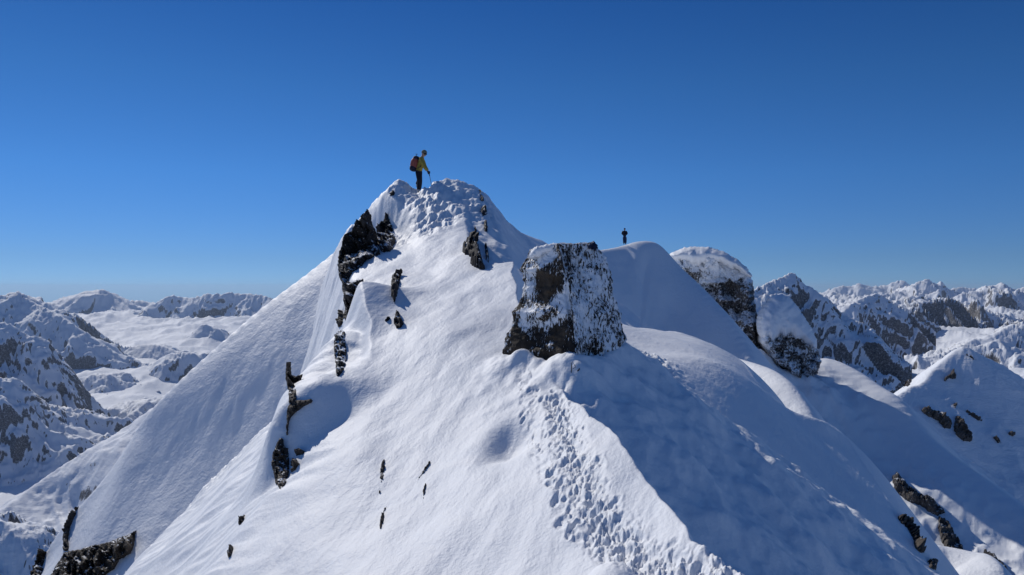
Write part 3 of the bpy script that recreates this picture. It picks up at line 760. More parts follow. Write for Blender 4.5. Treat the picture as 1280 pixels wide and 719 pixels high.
def solid(name, outline, d0, dref, gx, gy, bulge, back, mat, g=2.0, seed=1, snowfn=None, rough=0.12, R=14.0, rs=None, fct=0.0, parent=None, smooth=False):
    """free-standing rock or snow body: traced outline, real distance and full thickness"""
    v, f, dm = tri_fill(outline, g, seed)
    if isinstance(d0, str):                      # lie against the snow surface behind it
        q = hit(v[:, 0], v[:, 1], d0, base=True); ok = ~np.isnan(q); md = np.median(q[ok]); ok &= np.abs(q - md) < md * .15
        A_ = np.column_stack([np.ones(ok.sum()), v[ok, 0], v[ok, 1]]); cf = np.linalg.lstsq(A_, q[ok], rcond=None)[0]
        d = cf[0] + cf[1] * v[:, 0] + cf[2] * v[:, 1]
        lo = np.percentile((q - d)[ok], 4); d = d + min(lo, 0) - 0.05
    else:
        d = d0 + gx * (v[:, 0] - dref[0]) + gy * (v[:, 1] - dref[1])
    t = np.clip(dm / R, 0, 1); prof = np.sqrt(np.clip(1 - (1 - t) ** 2, 0, 1))
    b0 = np.column_stack([(v[:, 0] - 640) / F * d, d, (359.5 - v[:, 1]) / F * d])
    rs = rs or bulge * 0.8
    w = b0 / rs
    nz = ridged(w[:, 0] * .8 + w[:, 2] * .5 + .3 * fbm3(w, 2, seed), w[:, 2] * .8 - w[:, 0] * .5 + w[:, 1] * .4, 4, seed + 2) - 0.8 + 0.8 * np.round(fbm3(w * 1.6, 1, seed + 7) * 2.2) / 2.2
    df = d - bulge * prof - bulge * rough * 2 * nz * np.clip(t * 3, 0, 1) - bulge * fct * facets(v, seed, 13.0) * np.clip(t * 2, 0, 1)
    db = d + back * prof
    mk = lambda dd: np.column_stack([(v[:, 0] - 640) / F * dd, dd, (359.5 - v[:, 1]) / F * dd])
    fr = mk(df)
    bx = b0 + np.array([0, 1.0, 0])[None] * (back * prof)[:, None]
    view = b0 / np.linalg.norm(b0, axis=1, keepdims=True)
    ff = orient(fr, f, view); n = len(fr)
    edge = dm == 0
    # the back reuses the rim vertices, so the body is closed
    mp = np.arange(n) + n; mp[edge] = np.nonzero(edge)[0]
    F3 = np.vstack([ff, mp[ff[:, ::-1]]])
    vn = vertex_normals(fr, ff)
    sn = snowfn(v, vn, dm) if snowfn else 0.5 * sstep(.45, .85, vn[:, 2])
    sn = np.concatenate([sn, sn * 0 + 0.3])
    o = mesh_from(name, np.vstack([fr, bx]), F3, mat, {'snow': sn}, smooth=smooth)
    if parent is None: recentre(o)
    else:
        o.parent = parent; o.matrix_parent_inverse = Matrix.Translation(Vector(parent.location)).inverted()
    return o

# --- cliff on the left side of the summit knob
def sn_cliff(v, vn, dm): return 0.12 + 0.35 * sstep(.25, .75, vn[:, 2]) + 0.16 * fbm(v[:, 0] / 14, v[:, 1] / 14, 3, 5)
o = outcrop('large dark cliff dropping from the left shoulder of the summit knob', [(458, 260), (462, 267), (464, 280), (468, 287), (471, 302), (473, 314), (466, 323), (458, 326), (453, 334), (441, 341), (436, 351), (443, 355), (447, 350), (455, 349), (455, 361), (452, 373), (446, 386), (440, 398), (433, 404), (429, 397), (431, 385), (430, 370), (429, 358), (425, 345), (422.5, 330), (424, 315), (428, 304), (433, 296), (440, 290), (444, 282), (451, 275)],
          'ridge', .55, M_cliff, g=1.15, seed=11, snow=.20, R=4.5, up=.1, name='cliff'); o['category'] = 'cliff'
outcrop('pointed dark rock tooth in the snow just right of the large summit cliff', [(484, 264), (487.5, 274), (491.5, 287), (495.5, 298), (493, 311), (488, 315), (478, 316), (473, 308), (471, 298), (474, 288), (479, 277)], 'ridge', .4, M_cliff, g=1.1, seed=12, snow=.16, R=3, up=.1)
outcrop('small speckled rock between the large summit cliff and the rock tooth', [(466, 306), (470, 300), (473, 308), (476, 318), (470, 322), (465, 316)], 'ridge', .2, M_cliff, g=1.1, seed=19, snow=.32)
outcrop('narrow dark rock below the foot of the large summit cliff', [(418, 418), (424, 415), (431, 412), (433, 430), (434, 450), (431, 462), (424, 472), (420, 470), (418, 450), (417, 430)], 'ridge', .2, M_cliff, g=1.2, seed=13, snow=.26, up=.05, out=.75)
outcrop('small rock spike between the large summit cliff and the narrow rock below it', [(427, 386), (431, 394), (428, 407), (423, 411), (423, 398)], 'ridge', .25, M_cliff, g=1.2, seed=14)
outcrop('upright dark rock slab in the snow below the rock tooth', [(490, 345), (495, 338), (503, 336), (501, 350), (497, 368), (493.5, 381), (489, 370), (488.5, 356)], 'ridge', .16, M_cliff, g=1.2, seed=15, snow=.08)
outcrop('stubby dark rock under the upright slab on the sunlit face', [(495, 389), (499, 391), (505, 404), (503, 410), (496, 412), (492, 405)], 'ridge', .18, M_cliff, g=1.2, seed=16)
outcrop('tiny dark stone left of the stubby rock under the upright slab', [(480, 401), (487, 394), (488, 400), (483, 403)], 'ridge', .15, M_cliff, g=1.2, seed=17)
outcrop('small stone in the snow left of the climber with the red pack', [(486.5, 243), (492, 237.5), (495, 243), (488, 246)], 'ridge', .16, M_cliff, g=1.2, seed=18)
# --- right side of the knob
outcrop('blocky dark outcrop at the right foot of the summit knob', [(578, 309), (583, 304), (590, 302), (596, 307), (600, 318), (604, 330), (607, 338), (600, 338), (592, 334), (587, 329), (592, 324), (584, 320), (579, 318), (577, 313)], 'ridge', .35, M_cliff, g=1.3, seed=21, snow=.2)
outcrop('triangular dark rock above the blocky outcrop on the summit knob', [(586, 289), (592, 294), (597, 300), (595, 304), (590, 303), (588, 296)], 'ridge', .3, M_cliff, g=1.3, seed=22)
outcrop('little dark wedge of rock above the triangular rock on the summit knob', [(592.5, 281), (597, 290), (593, 291)], 'ridge', .2, M_cliff, g=1.2, seed=23)
for k, (pl, lab) in enumerate([([(597, 236), (601, 239), (605, 251), (602, 253)], 'topmost speckled rock on the right edge of the summit knob'),
               ([(600, 262), (606, 257), (609, 268), (603, 273)], 'speckled rock second from the top on the right edge of the summit knob'),
               ([(604, 275), (609, 279), (611, 293), (605, 289)], 'speckled rock third from the top on the right edge of the summit knob'),
               ([(605, 303), (609, 308), (613, 331), (607, 326)], 'long speckled rock lowest on the right edge of the summit knob')]):
    outcrop(lab, pl, 'ridge', .22, M_cliff, g=1.2, seed=30 + k, snow=.3, group='speckled rocks down the right edge of the knob')
outcrop('thin dark rock streak in the snow slope right of the summit knob', [(617, 276), (622, 283), (629, 299), (627.5, 302), (621, 291)], 'c', .3, M_cliff, g=1.2, seed=35)
outcrop('snow-dusted rock low on the slope between the knob and the tall block', [(637, 322), (645, 319), (653, 329), (653, 337), (645, 332)], 'c', .4, M_cliff, g=1.3, seed=36, snow=.25)
# --- rock rib along the left edge of the sunlit face
outcrop('long forked dark rock rib at the left edge of the sunlit face', [(358, 452), (363, 452), (364, 468), (369, 470), (378, 467), (375, 476), (370, 482), (371, 500), (380, 500), (392, 497), (391, 503), (378, 510), (370, 516), (364, 522), (362, 530), (360, 543), (357, 546), (358, 515), (361, 505), (360, 485), (357, 470)], 'ridge', .13, M_rock_s, g=1.1, seed=41, R=2.0, up=.05, out=.75)
outcrop('thick brown-grey rock at the lower end of the forked rib', [(340, 570), (345, 556), (350, 548), (354, 547), (356, 558), (361, 560), (362, 575), (362, 590), (358, 605), (351, 613), (344, 605), (342, 590), (339, 580)], 'ridge', .16, M_rock_s, g=1.1, seed=42, snow=.12, up=.05, out=.75)
outcrop('small flat rock just right of the thick rock under the forked rib', [(367, 564), (373, 561), (383, 564), (378, 569), (371, 570)], 'ridge', .14, M_rock_s, g=1.3, seed=43)
outcrop('small hooked rock below the flat rock beside the forked rib', [(365, 572), (371, 573), (375, 580), (370, 588), (363, 592), (364, 580)], 'ridge', .15, M_rock_s, g=1.3, seed=44)
outcrop('small dark stone alone on the streaked slope left of the sunlit face', [(299, 658), (301, 648), (307, 643), (305, 652)], 'ridge', .12, M_rock_s, g=1.2, seed=45)
outcrop('small dark stone near the lower edge of the streaked slope', [(284, 691), (288, 682), (293, 684), (290, 695), (286, 699)], 'ridge', .12, M_rock_s, g=1.2, seed=46)
# --- slivers on the big sunlit face
sl = 'rock slivers on the sunlit face'
outcrop('dark upright rock sliver, upper left one on the smooth sunlit face', [(477, 578), (481.5, 571.5), (481.5, 585), (479, 600), (475, 606), (474.5, 590)], 'ridge', .07, M_rock_s, g=1.1, seed=51, group=sl)
outcrop('tiny dark stone right under the upper left sliver on the sunlit face', [(472, 612), (476.5, 614), (475, 621)], 'ridge', .07, M_rock_s, g=1.1, seed=52, group=sl)
outcrop('curved dark rock sliver lowest on the smooth sunlit face', [(485, 632), (481, 640), (480.5, 652), (476, 664), (474, 658), (476, 645), (480, 637)], 'ridge', .07, M_rock_s, g=1.1, seed=53, group=sl)
outcrop('slanting broken rock sliver, upper right one on the smooth sunlit face', [(540, 574), (537.5, 581), (531, 591), (520, 604), (523, 597), (530, 587), (536, 578)], 'ridge', .06, M_rock_s, g=1.1, seed=54, snow=.2, group=sl)
outcrop('thin upright rock sliver under the slanting broken one on the sunlit face', [(532.5, 600), (533.5, 606), (531, 620), (529.5, 629), (528, 615)], 'ridge', .05, M_rock_s, g=1.1, seed=55, group=sl)
# --- cliff under the snow flank, lower left
o = outcrop('dark brown cliff under the edge of the smooth snow flank', [(87, 689), (99, 687), (110, 683), (122, 681), (140, 676), (152, 671), (160, 669), (171, 661), (169, 680), (163, 693), (150, 700), (143, 712), (130, 722), (120, 740), (50, 740), (62, 720), (70, 706), (80, 692)], 's', .4, M_brown, g=1.4, seed=61, snow=.10, R=2.2, up=0, out=.8, name='cliff'); o['category'] = 'cliff'
outcrop('thin dark rock edge climbing from the brown cliff along the snow flank', [(80, 690), (79, 672), (84, 655), (93, 638), (97, 631), (95, 643), (88, 660), (86, 675), (87, 690)], 's', .3, M_rock, g=1.3, seed=63)
outcrop('narrow dark rock left of the brown cliff at the foot of the snow flank', [(50, 686), (58, 690), (54, 712), (50, 728), (38, 728), (44, 708)], 's', .4, M_brown, g=1.4, seed=62, snow=.12)

# --- edge of the shaded face and the slopes to the right
outcrop('long dark rock on the skyline of the shaded face', [(1120, 645), (1127, 643.5), (1137, 652), (1144, 662), (1151, 676), (1156, 690), (1150, 693), (1143, 684), (1139, 671), (1134, 661), (1125, 654)], 'ridge', .25, M_rock_s, g=1.4, seed=71, R=2.5)
outcrop('small dark stone below the long rock on the edge of the shaded face', [(1158, 702), (1165, 698), (1170, 705), (1169, 714), (1162, 712)], 'ridge', .18, M_rock_s, g=1.3, seed=72)
outcrop('broken rock band in the shaded slope behind the snowy edge', [(1114, 597), (1122, 594), (1135, 607), (1150, 618), (1162, 621), (1175, 631), (1182, 641), (1172, 646), (1160, 640), (1150, 632), (1135, 628), (1118, 615)], 'e', .9, M_bould, g=1.5, seed=73, snow=.25)
outcrop('triangular dark rock face below the broken band in the shaded slope', [(1172, 645), (1185, 650), (1196, 670), (1204, 685), (1206, 694), (1184, 690), (1177, 680), (1172, 662)], 'e', .9, M_bould, g=1.5, seed=74, snow=.12)
outcrop('jagged dark rock at the right end of the small snow shoulder', [(1228, 689), (1240, 694), (1250, 703), (1260, 714), (1264, 724), (1252, 722), (1243, 709)], 'e', .8, M_bould, g=1.4, seed=75, snow=.2)
pk = 'rocks on the shaded snow peak'
for k, (pl, lab, sn) in enumerate([
    ([(1150, 513), (1158, 508), (1165, 515), (1172, 513), (1180, 520), (1191, 528), (1188, 537), (1180, 536), (1172, 526), (1160, 521)], 'zigzag rock band in the middle of the shaded snow peak', .12),
    ([(1194, 519), (1200, 521), (1208, 535), (1215, 545), (1215, 553), (1205, 552), (1196, 546), (1191, 535)], 'largest brown rock face in the middle of the shaded snow peak', .0),
    ([(1203, 510), (1215, 516), (1231, 528), (1222, 526), (1210, 519)], 'thin slanting rock streak right of the largest rock on the shaded snow peak', .1),
    ([(1179, 473), (1187, 468), (1192, 460), (1193.5, 467), (1197, 475), (1187, 473.5), (1180, 478)], 'forked dark rock just below the crest of the shaded snow peak', .05),
    ([(1207, 443), (1214, 445), (1224, 451), (1216, 450)], 'tiny rock streak under the very tip of the shaded snow peak', .1),
    ([(1239, 545), (1246, 546), (1252, 555), (1246, 554)], 'small low rock on the right part of the shaded snow peak', .05),
    ([(1259, 540), (1271, 540), (1267, 546), (1262, 545)], 'tiny rock at the far right of the shaded snow peak', .1),
    ([(1190, 505), (1196, 503), (1198, 508), (1193, 511)], 'tiny stone above the largest rock on the shaded snow peak', .1)]):
    outcrop(lab, pl, 'peak', 2.2, M_farrock, g=1.3, seed=80 + k, snow=sn, group=pk)
outcrop('upright dark rock on the left crest of the shaded snow peak', [(1129, 484), (1132, 477), (1137, 473), (1140, 476), (1136, 484)], 'peak', 2.0, M_farrock, g=1.2, seed=90)

# --- two big boulders right of the dome
def sn_b1(v, vn, dm):
    x, y = v[:, 0], v[:, 1]
    top = sstep(352, 330, y - (x - 890) * .22)
    led = np.exp(-((x - 884) / 12) ** 2 - ((y - 351) / 7) ** 2) + .9 * np.exp(-((x - 910) / 14) ** 2 - ((y - 338) / 8) ** 2)
    return 0.34 + 0.6 * top + 0.4 * led + 0.3 * sstep(.2, .6, vn[:, 2]) - 0.25 * np.exp(-((x - 925) / 12) ** 2 - ((y - 353) / 5) ** 2)
o = solid('boulder', [(836, 319), (850, 313), (866, 311), (886, 310), (906, 317), (925, 329), (937, 341), (941.5, 353), (943, 375), (948, 400), (952, 425), (953.5, 442), (945, 450), (936, 450), (925, 440), (905, 420), (880, 390), (858, 360), (842, 338)], 111.0, (900, 370), -0.05, -0.03, 4.0, 6.0, M_bould, g=1.8, seed=101, R=10, fct=.16, rough=.14, snowfn=sn_b1, rs=4.2)
rock_thing(o, 'big dark boulder with thick snow cap on the skyline right of the dome', cat='boulder')
cap = solid('snow_cap', [(834, 320), (843, 314), (856, 309.5), (871, 308), (886, 308.5), (905, 315), (920, 323), (932, 333), (940, 344), (939, 349), (932, 344), (924, 336), (914, 335), (907, 331), (899, 327), (886, 325), (874, 331), (866, 329), (850, 326), (840, 324)], 108.2, (890, 330), -0.05, -.03, 2.4, 5.5, M_snow_mid, g=1.8, seed=102, R=16, rough=.05, parent=o, smooth=True)
def sn_b2(v, vn, dm):
    x, y = v[:, 0], v[:, 1]
    return 0.44 + 0.25 * sstep(.25, .7, vn[:, 2]) + .2 * fbm(x / 12, y / 9, 3, 8) + .3 * sstep(972, 955, x)
o = solid('boulder', [(951, 402), (962, 400), (985, 408), (1005, 420), (1021, 434), (1027, 452), (1022, 466), (1010, 478), (996, 474), (983, 462), (970, 456), (961, 441), (951, 428)], 102.5, (990, 440), 0.02, -0.03, 2.4, 4.6, M_bould, g=1.6, seed=103, R=7, fct=.18, rough=.16, snowfn=sn_b2, rs=2.6)
rock_thing(o, 'slanting grey boulder under a smooth white snow dome, right of the big capped boulder', cat='boulder')
cap = solid('snow_cap', [(950, 404), (953, 392), (959, 381), (967, 372), (978, 366.5), (987, 371), (997, 383), (1007, 398), (1016, 413), (1022, 428), (1021.5, 436), (1016, 437), (1012, 431), (1005, 429), (1001, 424), (994, 425), (988, 418), (981, 421), (976, 417), (970, 424), (964, 428), (960, 422), (955, 425), (951, 416)], 101.2, (990, 400), 0.02, -.03, 2.6, 5.0, M_snow_mid, g=1.6, seed=104, R=18, rough=.04, parent=o, smooth=True)

# --- the tall block standing on the crest
def pillar():
    lev = [  # py, then (px, depth) of left edge, front edge, right edge
        ((628, 480, 15.25), (722, 500, 13.7), (790, 470, 15.25)), ((634, 432, 15.25), (719, 440, 13.78), (778, 418, 15.25)), ((641, 405, 15.2), (717, 412, 13.9), (772, 400, 15.2)), ((647, 380, 15.2), (715, 380, 14.0), (769, 378, 15.2)),
        ((653, 350, 15.15), (709, 350, 14.1), (762, 352, 15.15)), ((660, 325, 15.1), (702, 325, 14.2), (754, 326, 15.1)), ((665, 312, 15.1), (699, 306, 14.35), (745, 305, 15.05))]
    L = np.array(lev, float)
    nv, nu = 150, 230
    t = np.linspace(0, len(L) - 1, nv)
    C = np.stack([np.stack([np.interp(t, np.arange(len(L)), L[:, k, c]) for c in range(3)], -1) for k in range(3)], 1)   # nv,3,3
    W = np.stack([(C[..., 0] - 640) / F * C[..., 2], C[..., 2], (359.5 - C[..., 1]) / F * C[..., 2]], -1)
    l, m, r = W[:, 0], W[:, 1], W[:, 2]
    br = r + np.array([-.25, 1.0, 0.0]); bl = l + np.array([.25, 1.0, 0.0])
    ring = np.stack([l, m, r, br, bl, l], 1)
    cuts = [0, .34, .66, .78, .90, 1.0]
    u = np.linspace(0, 1, nu, endpoint=False)
    P3 = np.empty((nv, nu, 3)); fc = np.zeros(nu)
    for j, uu in enumerate(u):
        k = max(i for i in range(5) if cuts[i] <= uu + 1e-9); a = (uu - cuts[k]) / (cuts[k + 1] - cuts[k])
        P3[:, j] = ring[:, k] * (1 - a) + ring[:, k + 1] * a; fc[j] = k + a
    cen = P3.mean(1, keepdims=True)
    # round the corners a little
    for _ in range(2): P3 = (np.roll(P3, 1, 1) + 2 * P3 + np.roll(P3, -1, 1)) / 4
    dirn = P3 - cen; dirn[..., 2] *= 0.0; dirn /= np.linalg.norm(dirn, axis=-1, keepdims=True)
    p = P3.reshape(-1, 3)
    right = (fc > 1) & (fc < 2.2)
    n1 = (ridged(p[:, 0] * 1.6 + p[:, 1] * .8, p[:, 2] * 1.1, 4, 7) - .8) * 0.10 + 0.06 * np.round(fbm3(p * 2.0, 1, 4) * 3) / 3
    n1 = n1 + 0.030 * (ridged((p[:, 0] + p[:, 1]) * 7, p[:, 2] * 3, 3, 8) - .8)
    n1 = n1.reshape(nv, nu)
    # vertical crack beside the front edge and on the right face
    fcg = np.repeat(fc[None], nv, 0); vv = np.linspace(0, 1, nv)[:, None]
    n1 = n1 - 0.09 * np.exp(-((fcg - 1.0 - .06 * np.sin(vv * 9)) / .035) ** 2) * sstep(.25, .45, vv) - 0.05 * np.exp(-((fcg - 1.35 - .05 * np.sin(vv * 7 + 1)) / .03) ** 2) * sstep(.5, .7, vv)
    # rough rime feathers
    n1 = n1 + np.where(right[None], 0.020 * fbm(p[:, 0] * 22 + p[:, 1] * 9, p[:, 2] * 9, 2, 9).reshape(nv, nu), 0)
    P3 = P3 + dirn * n1[..., None]
    # close the top: shrink rings towards a slightly domed crown
    caps = []; top = P3[-1]; tc = top.mean(0)
    for k in range(1, 12):
        s = 1 - k / 12.0; q = tc + (top - tc) * s
        q[:, 2] = top[:, 2] * s + (tc[2] + .0) * (1 - s) + 0.05 * (1 - s * s) + .03 * fbm(q[:, 0] * 4, q[:, 1] * 4, 3, 12); caps.append(q)
    A = np.concatenate([P3, np.array(caps)], 0); nr = A.shape[0]
    co = A.reshape(-1, 3); idx = np.arange(nr * nu).reshape(nr, nu)
    q4 = np.stack([idx[:-1], np.roll(idx[:-1], -1, 1), np.roll(idx[1:], -1, 1), idx[1:]], -1).reshape(-1, 4)
    # how much snow clings where (seen from the front: px, py of each point)
    X = 640 + co[:, 0] / co[:, 1] * F; Y = 359.5 - co[:, 2] / co[:, 1] * F
    fl = np.concatenate([np.repeat(fc[None], nv, 0), np.repeat(fc[None], nr - nv, 0)], 0).ravel()
    g = lambda cx, cy, rx, ry, a=0: np.exp(-(((X - cx) * math.cos(a) + (Y - cy) * math.sin(a)) / rx) ** 2 - ((-(X - cx) * math.sin(a) + (Y - cy) * math.cos(a)) / ry) ** 2)
    front = 0.29 + .75 * ( 0.75 * g(678, 312, 20, 13) + .85 * g(683, 324, 13, 7, -.6) + .65 * g(662, 345, 7, 17, -.15) + .6 * g(663, 366, 6, 10) + .85 * g(657, 389, 12, 9, -.4) + .7 * g(690, 380, 24, 5, -.7) + .55 * g(695, 400, 18, 7, -.4) + .45 * g(668, 406, 20, 6) - .3 * g(688, 350, 15, 22) - .3 * g(655, 430, 18, 12) - .2 * g(705, 420, 12, 14) + .75 * g(707, 372, 6, 18))
    mod = 0.22 * fbm(X / 16 + 3, Y / 22, 3, 71)
    front = front + mod * 1.2
    rightf = 0.60 + mod * .55 - .16 * g(722, 312, 16, 10) + .12 * g(745, 345, 18, 22) - .30 * g(712, 352, 3, 34) - .2 * g(742, 335, 14, 5, .2) - .22 * g(737, 436, 16, 10) - .12 * g(765, 400, 12, 16) + .1 * g(728, 395, 10, 30)
    sn = np.where((fl > 1.0) & (fl < 2.3), rightf, front); sn = np.where(fl >= 2.3, .5, sn)
    vn = np.zeros_like(co)
    o = mesh_from('rock_block', co, np.vstack([q4]), M_pillar, {'snow': sn}, smooth=True)
    # lid in the middle of the crown
    recentre(o)
    return o
blk = pillar()
tag(blk, 'tall snow-plastered rock block standing on the crest above the footprint track', 'rock')
cap = solid('snow_cap', [(661, 324), (663, 316), (668, 309), (680, 306), (693, 303.5), (704, 304), (702, 308), (694, 310), (689, 315), (681, 316), (674, 321), (667, 322)], 14.62, (682, 318), -0.007, 0.003, 0.10, 0.5, M_snow, g=1.5, seed=111, R=9, rough=.08, parent=blk, smooth=True)
o = solid('stone', [(733, 306), (737, 303), (742, 301.5), (746, 305), (748, 311), (741, 312), (735, 311)], 14.8, (740, 307), 0, 0, 0.09, 0.2, rock_mat('bluish_stone', .2, dark=(.008, .012, .03), mid=(.015, .025, .06), lite=(.04, .06, .11)), g=1.2, seed=112, R=4, rough=.2)
rock_thing(o, 'small bluish dark stone perched on top of the tall rock block')

# --- little things sticking out of the shaded snow below the block
def tube(name, chain, mat, n=8, parent=None):
    bm = bmesh.new(); rings = []
    pts = [Vector(c[:3]) for c in chain]
    for i, c in enumerate(chain):
        t = (pts[min(i + 1, len(pts) - 1)] - pts[max(i - 1, 0)]).normalized()
        a = t.orthogonal().normalized(); b = t.cross(a)
        rings.append([bm.verts.new(pts[i] + (a * math.cos(2 * math.pi * k / n) + b * math.sin(2 * math.pi * k / n)) * c[3]) for k in range(n)])
    for i in range(len(rings) - 1):
        for k in range(n): bm.faces.new((rings[i][k], rings[i][(k + 1) % n], rings[i + 1][(k + 1) % n], rings[i + 1][k]))
    bm.faces.new(rings[0]); bm.faces.new(rings[-1])
    bmesh.ops.recalc_face_normals(bm, faces=bm.faces)
    me = bpy.data.meshes.new(name); bm.to_mesh(me); bm.free()
    for p in me.polygons: p.use_smooth = True
    return link(name, me, mat, parent)
M_twig = plain_mat('weathered_wood', (0.035, 0.028, 0.024), .85, 30)
dtw = float(fill_nan(hit([714.], [464.], 'ridge'))[0]) - 0.02
tw = [(714, 466, .007), (714.5, 459, .007), (714, 454, .006), (716, 452.5, .005), (718, 456, .005), (719.5, 459, .004), (717, 460.5, .004), (714.8, 460, .004)]
o = tube('twig', [(*P(a, b, dtw), r) for a, b, r in tw], M_twig); recentre(o); tag(o, 'thin bent twig looping out of the shaded snow below the tall block', 'twig')
o = tube('stub', [(*P(a, b, dtw), r) for a, b, r in [(722.5, 471, .030), (722, 466, .028), (722.6, 464, .022), (724, 462, .012), (724, 460, .005)]], M_twig); recentre(o); tag(o, 'short dark broken stub in the shaded snow beside the bent twig', 'stub')
# ------------------------------------------------------------------ people
def skin(name, chains, mat, parent=None, sub=2, root=0):
    """one continuous surface grown round a skeleton of joints: chains of (x, y, z, radius[, radius2])"""
    key = {}; vs = []; rad = []; es = set()
    for ch in chains:
        prev = None
        for c in ch:
            k = tuple(round(v, 3) for v in c[:3])
            if k not in key:
                key[k] = len(vs); vs.append(c[:3]); rad.append((c[3], c[4] if len(c) > 4 else c[3]))
            i = key[k]
            if prev is not None and prev != i: es.add((min(prev, i), max(prev, i)))
            prev = i
    me = bpy.data.meshes.new(name); me.from_pydata(vs, list(es), []); me.update()
    o = bpy.data.objects.new(name, me); COL.objects.link(o)
    m = o.modifiers.new('skin', 'SKIN'); m.branch_smoothing = 0.6; m.use_smooth_shade = True
    if not me.skin_vertices: me.attributes  # layer is made by the modifier
    for i, sv in enumerate(me.skin_vertices[0].data):
        sv.radius = rad[i]; sv.use_root = (i == root)
    s = o.modifiers.new('sub', 'SUBSURF'); s.levels = sub; s.render_levels = sub
    dg = bpy.context.evaluated_depsgraph_get(); dg.update()
    nm = bpy.data.meshes.new_from_object(o.evaluated_get(dg))
    bpy.data.objects.remove(o); bpy.data.meshes.remove(me)
    nm.name = name
    for p in nm.polygons: p.use_smooth = True
    return link(name, nm, mat, parent)

def blob(name, c, r, mat, parent=None, seg=24, fn=None):
    bm = bmesh.new(); bmesh.ops.create_uvsphere(bm, u_segments=seg, v_segments=seg // 2, radius=1)
    for v in bm.verts:
        if fn: fn(v)
        v.co = Vector((c[0] + v.co.x * r[0], c[1] + v.co.y * r[1], c[2] + v.co.z * r[2]))
    me = bpy.data.meshes.new(name); bm.to_mesh(me); bm.free()
    for p in me.polygons: p.use_smooth = True
    return link(name, me, mat, parent)

def lerp(a, b, t): return tuple(a[i] + (b[i] - a[i]) * t for i in range(3))

def fingers(w, dr, side, palm=(0, 0, -1), curl=0.6, s=1.0):
    """glove: palm and five bent fingers; w wrist, dr direction, side = thumb side, palm = where the fingers curl to"""
    w = Vector(w); d = Vector(dr).normalized(); sd = Vector(side).normalized(); pn = Vector(palm).normalized()
    c = []
    root = w + d * .05
    pal = w + d * .085
    c.append([(*w, .034), (*root, .038), (*pal, .036)])
    for k, (off, L) in enumerate(((.030, .075), (.010, .085), (-.011, .080), (-.030, .062))):
        b = pal + sd * off * .8
        p1 = b + d * L * .42 + pn * L * .12 * curl; p2 = p1 + (d * (1 - curl) + pn * curl).normalized() * L * .36; p3 = p2 + (d * (.5 - curl) + pn).normalized() * L * .3 * curl + d * L * .25 * (1 - curl)
        c.append([(*pal, .036), (*b, .014), (*p1, .0115), (*p2, .0105), (*p3, .0085)])
    t1 = root + sd * .042; t2 = t1 + (sd * .35 + d * .6 + pn * .5).normalized() * .035; t3 = t2 + (d * .6 + pn * .8).normalized() * .028
    c.append([(*root, .038), (*t1, .016), (*t2, .0125), (*t3, .0095)])
    return c

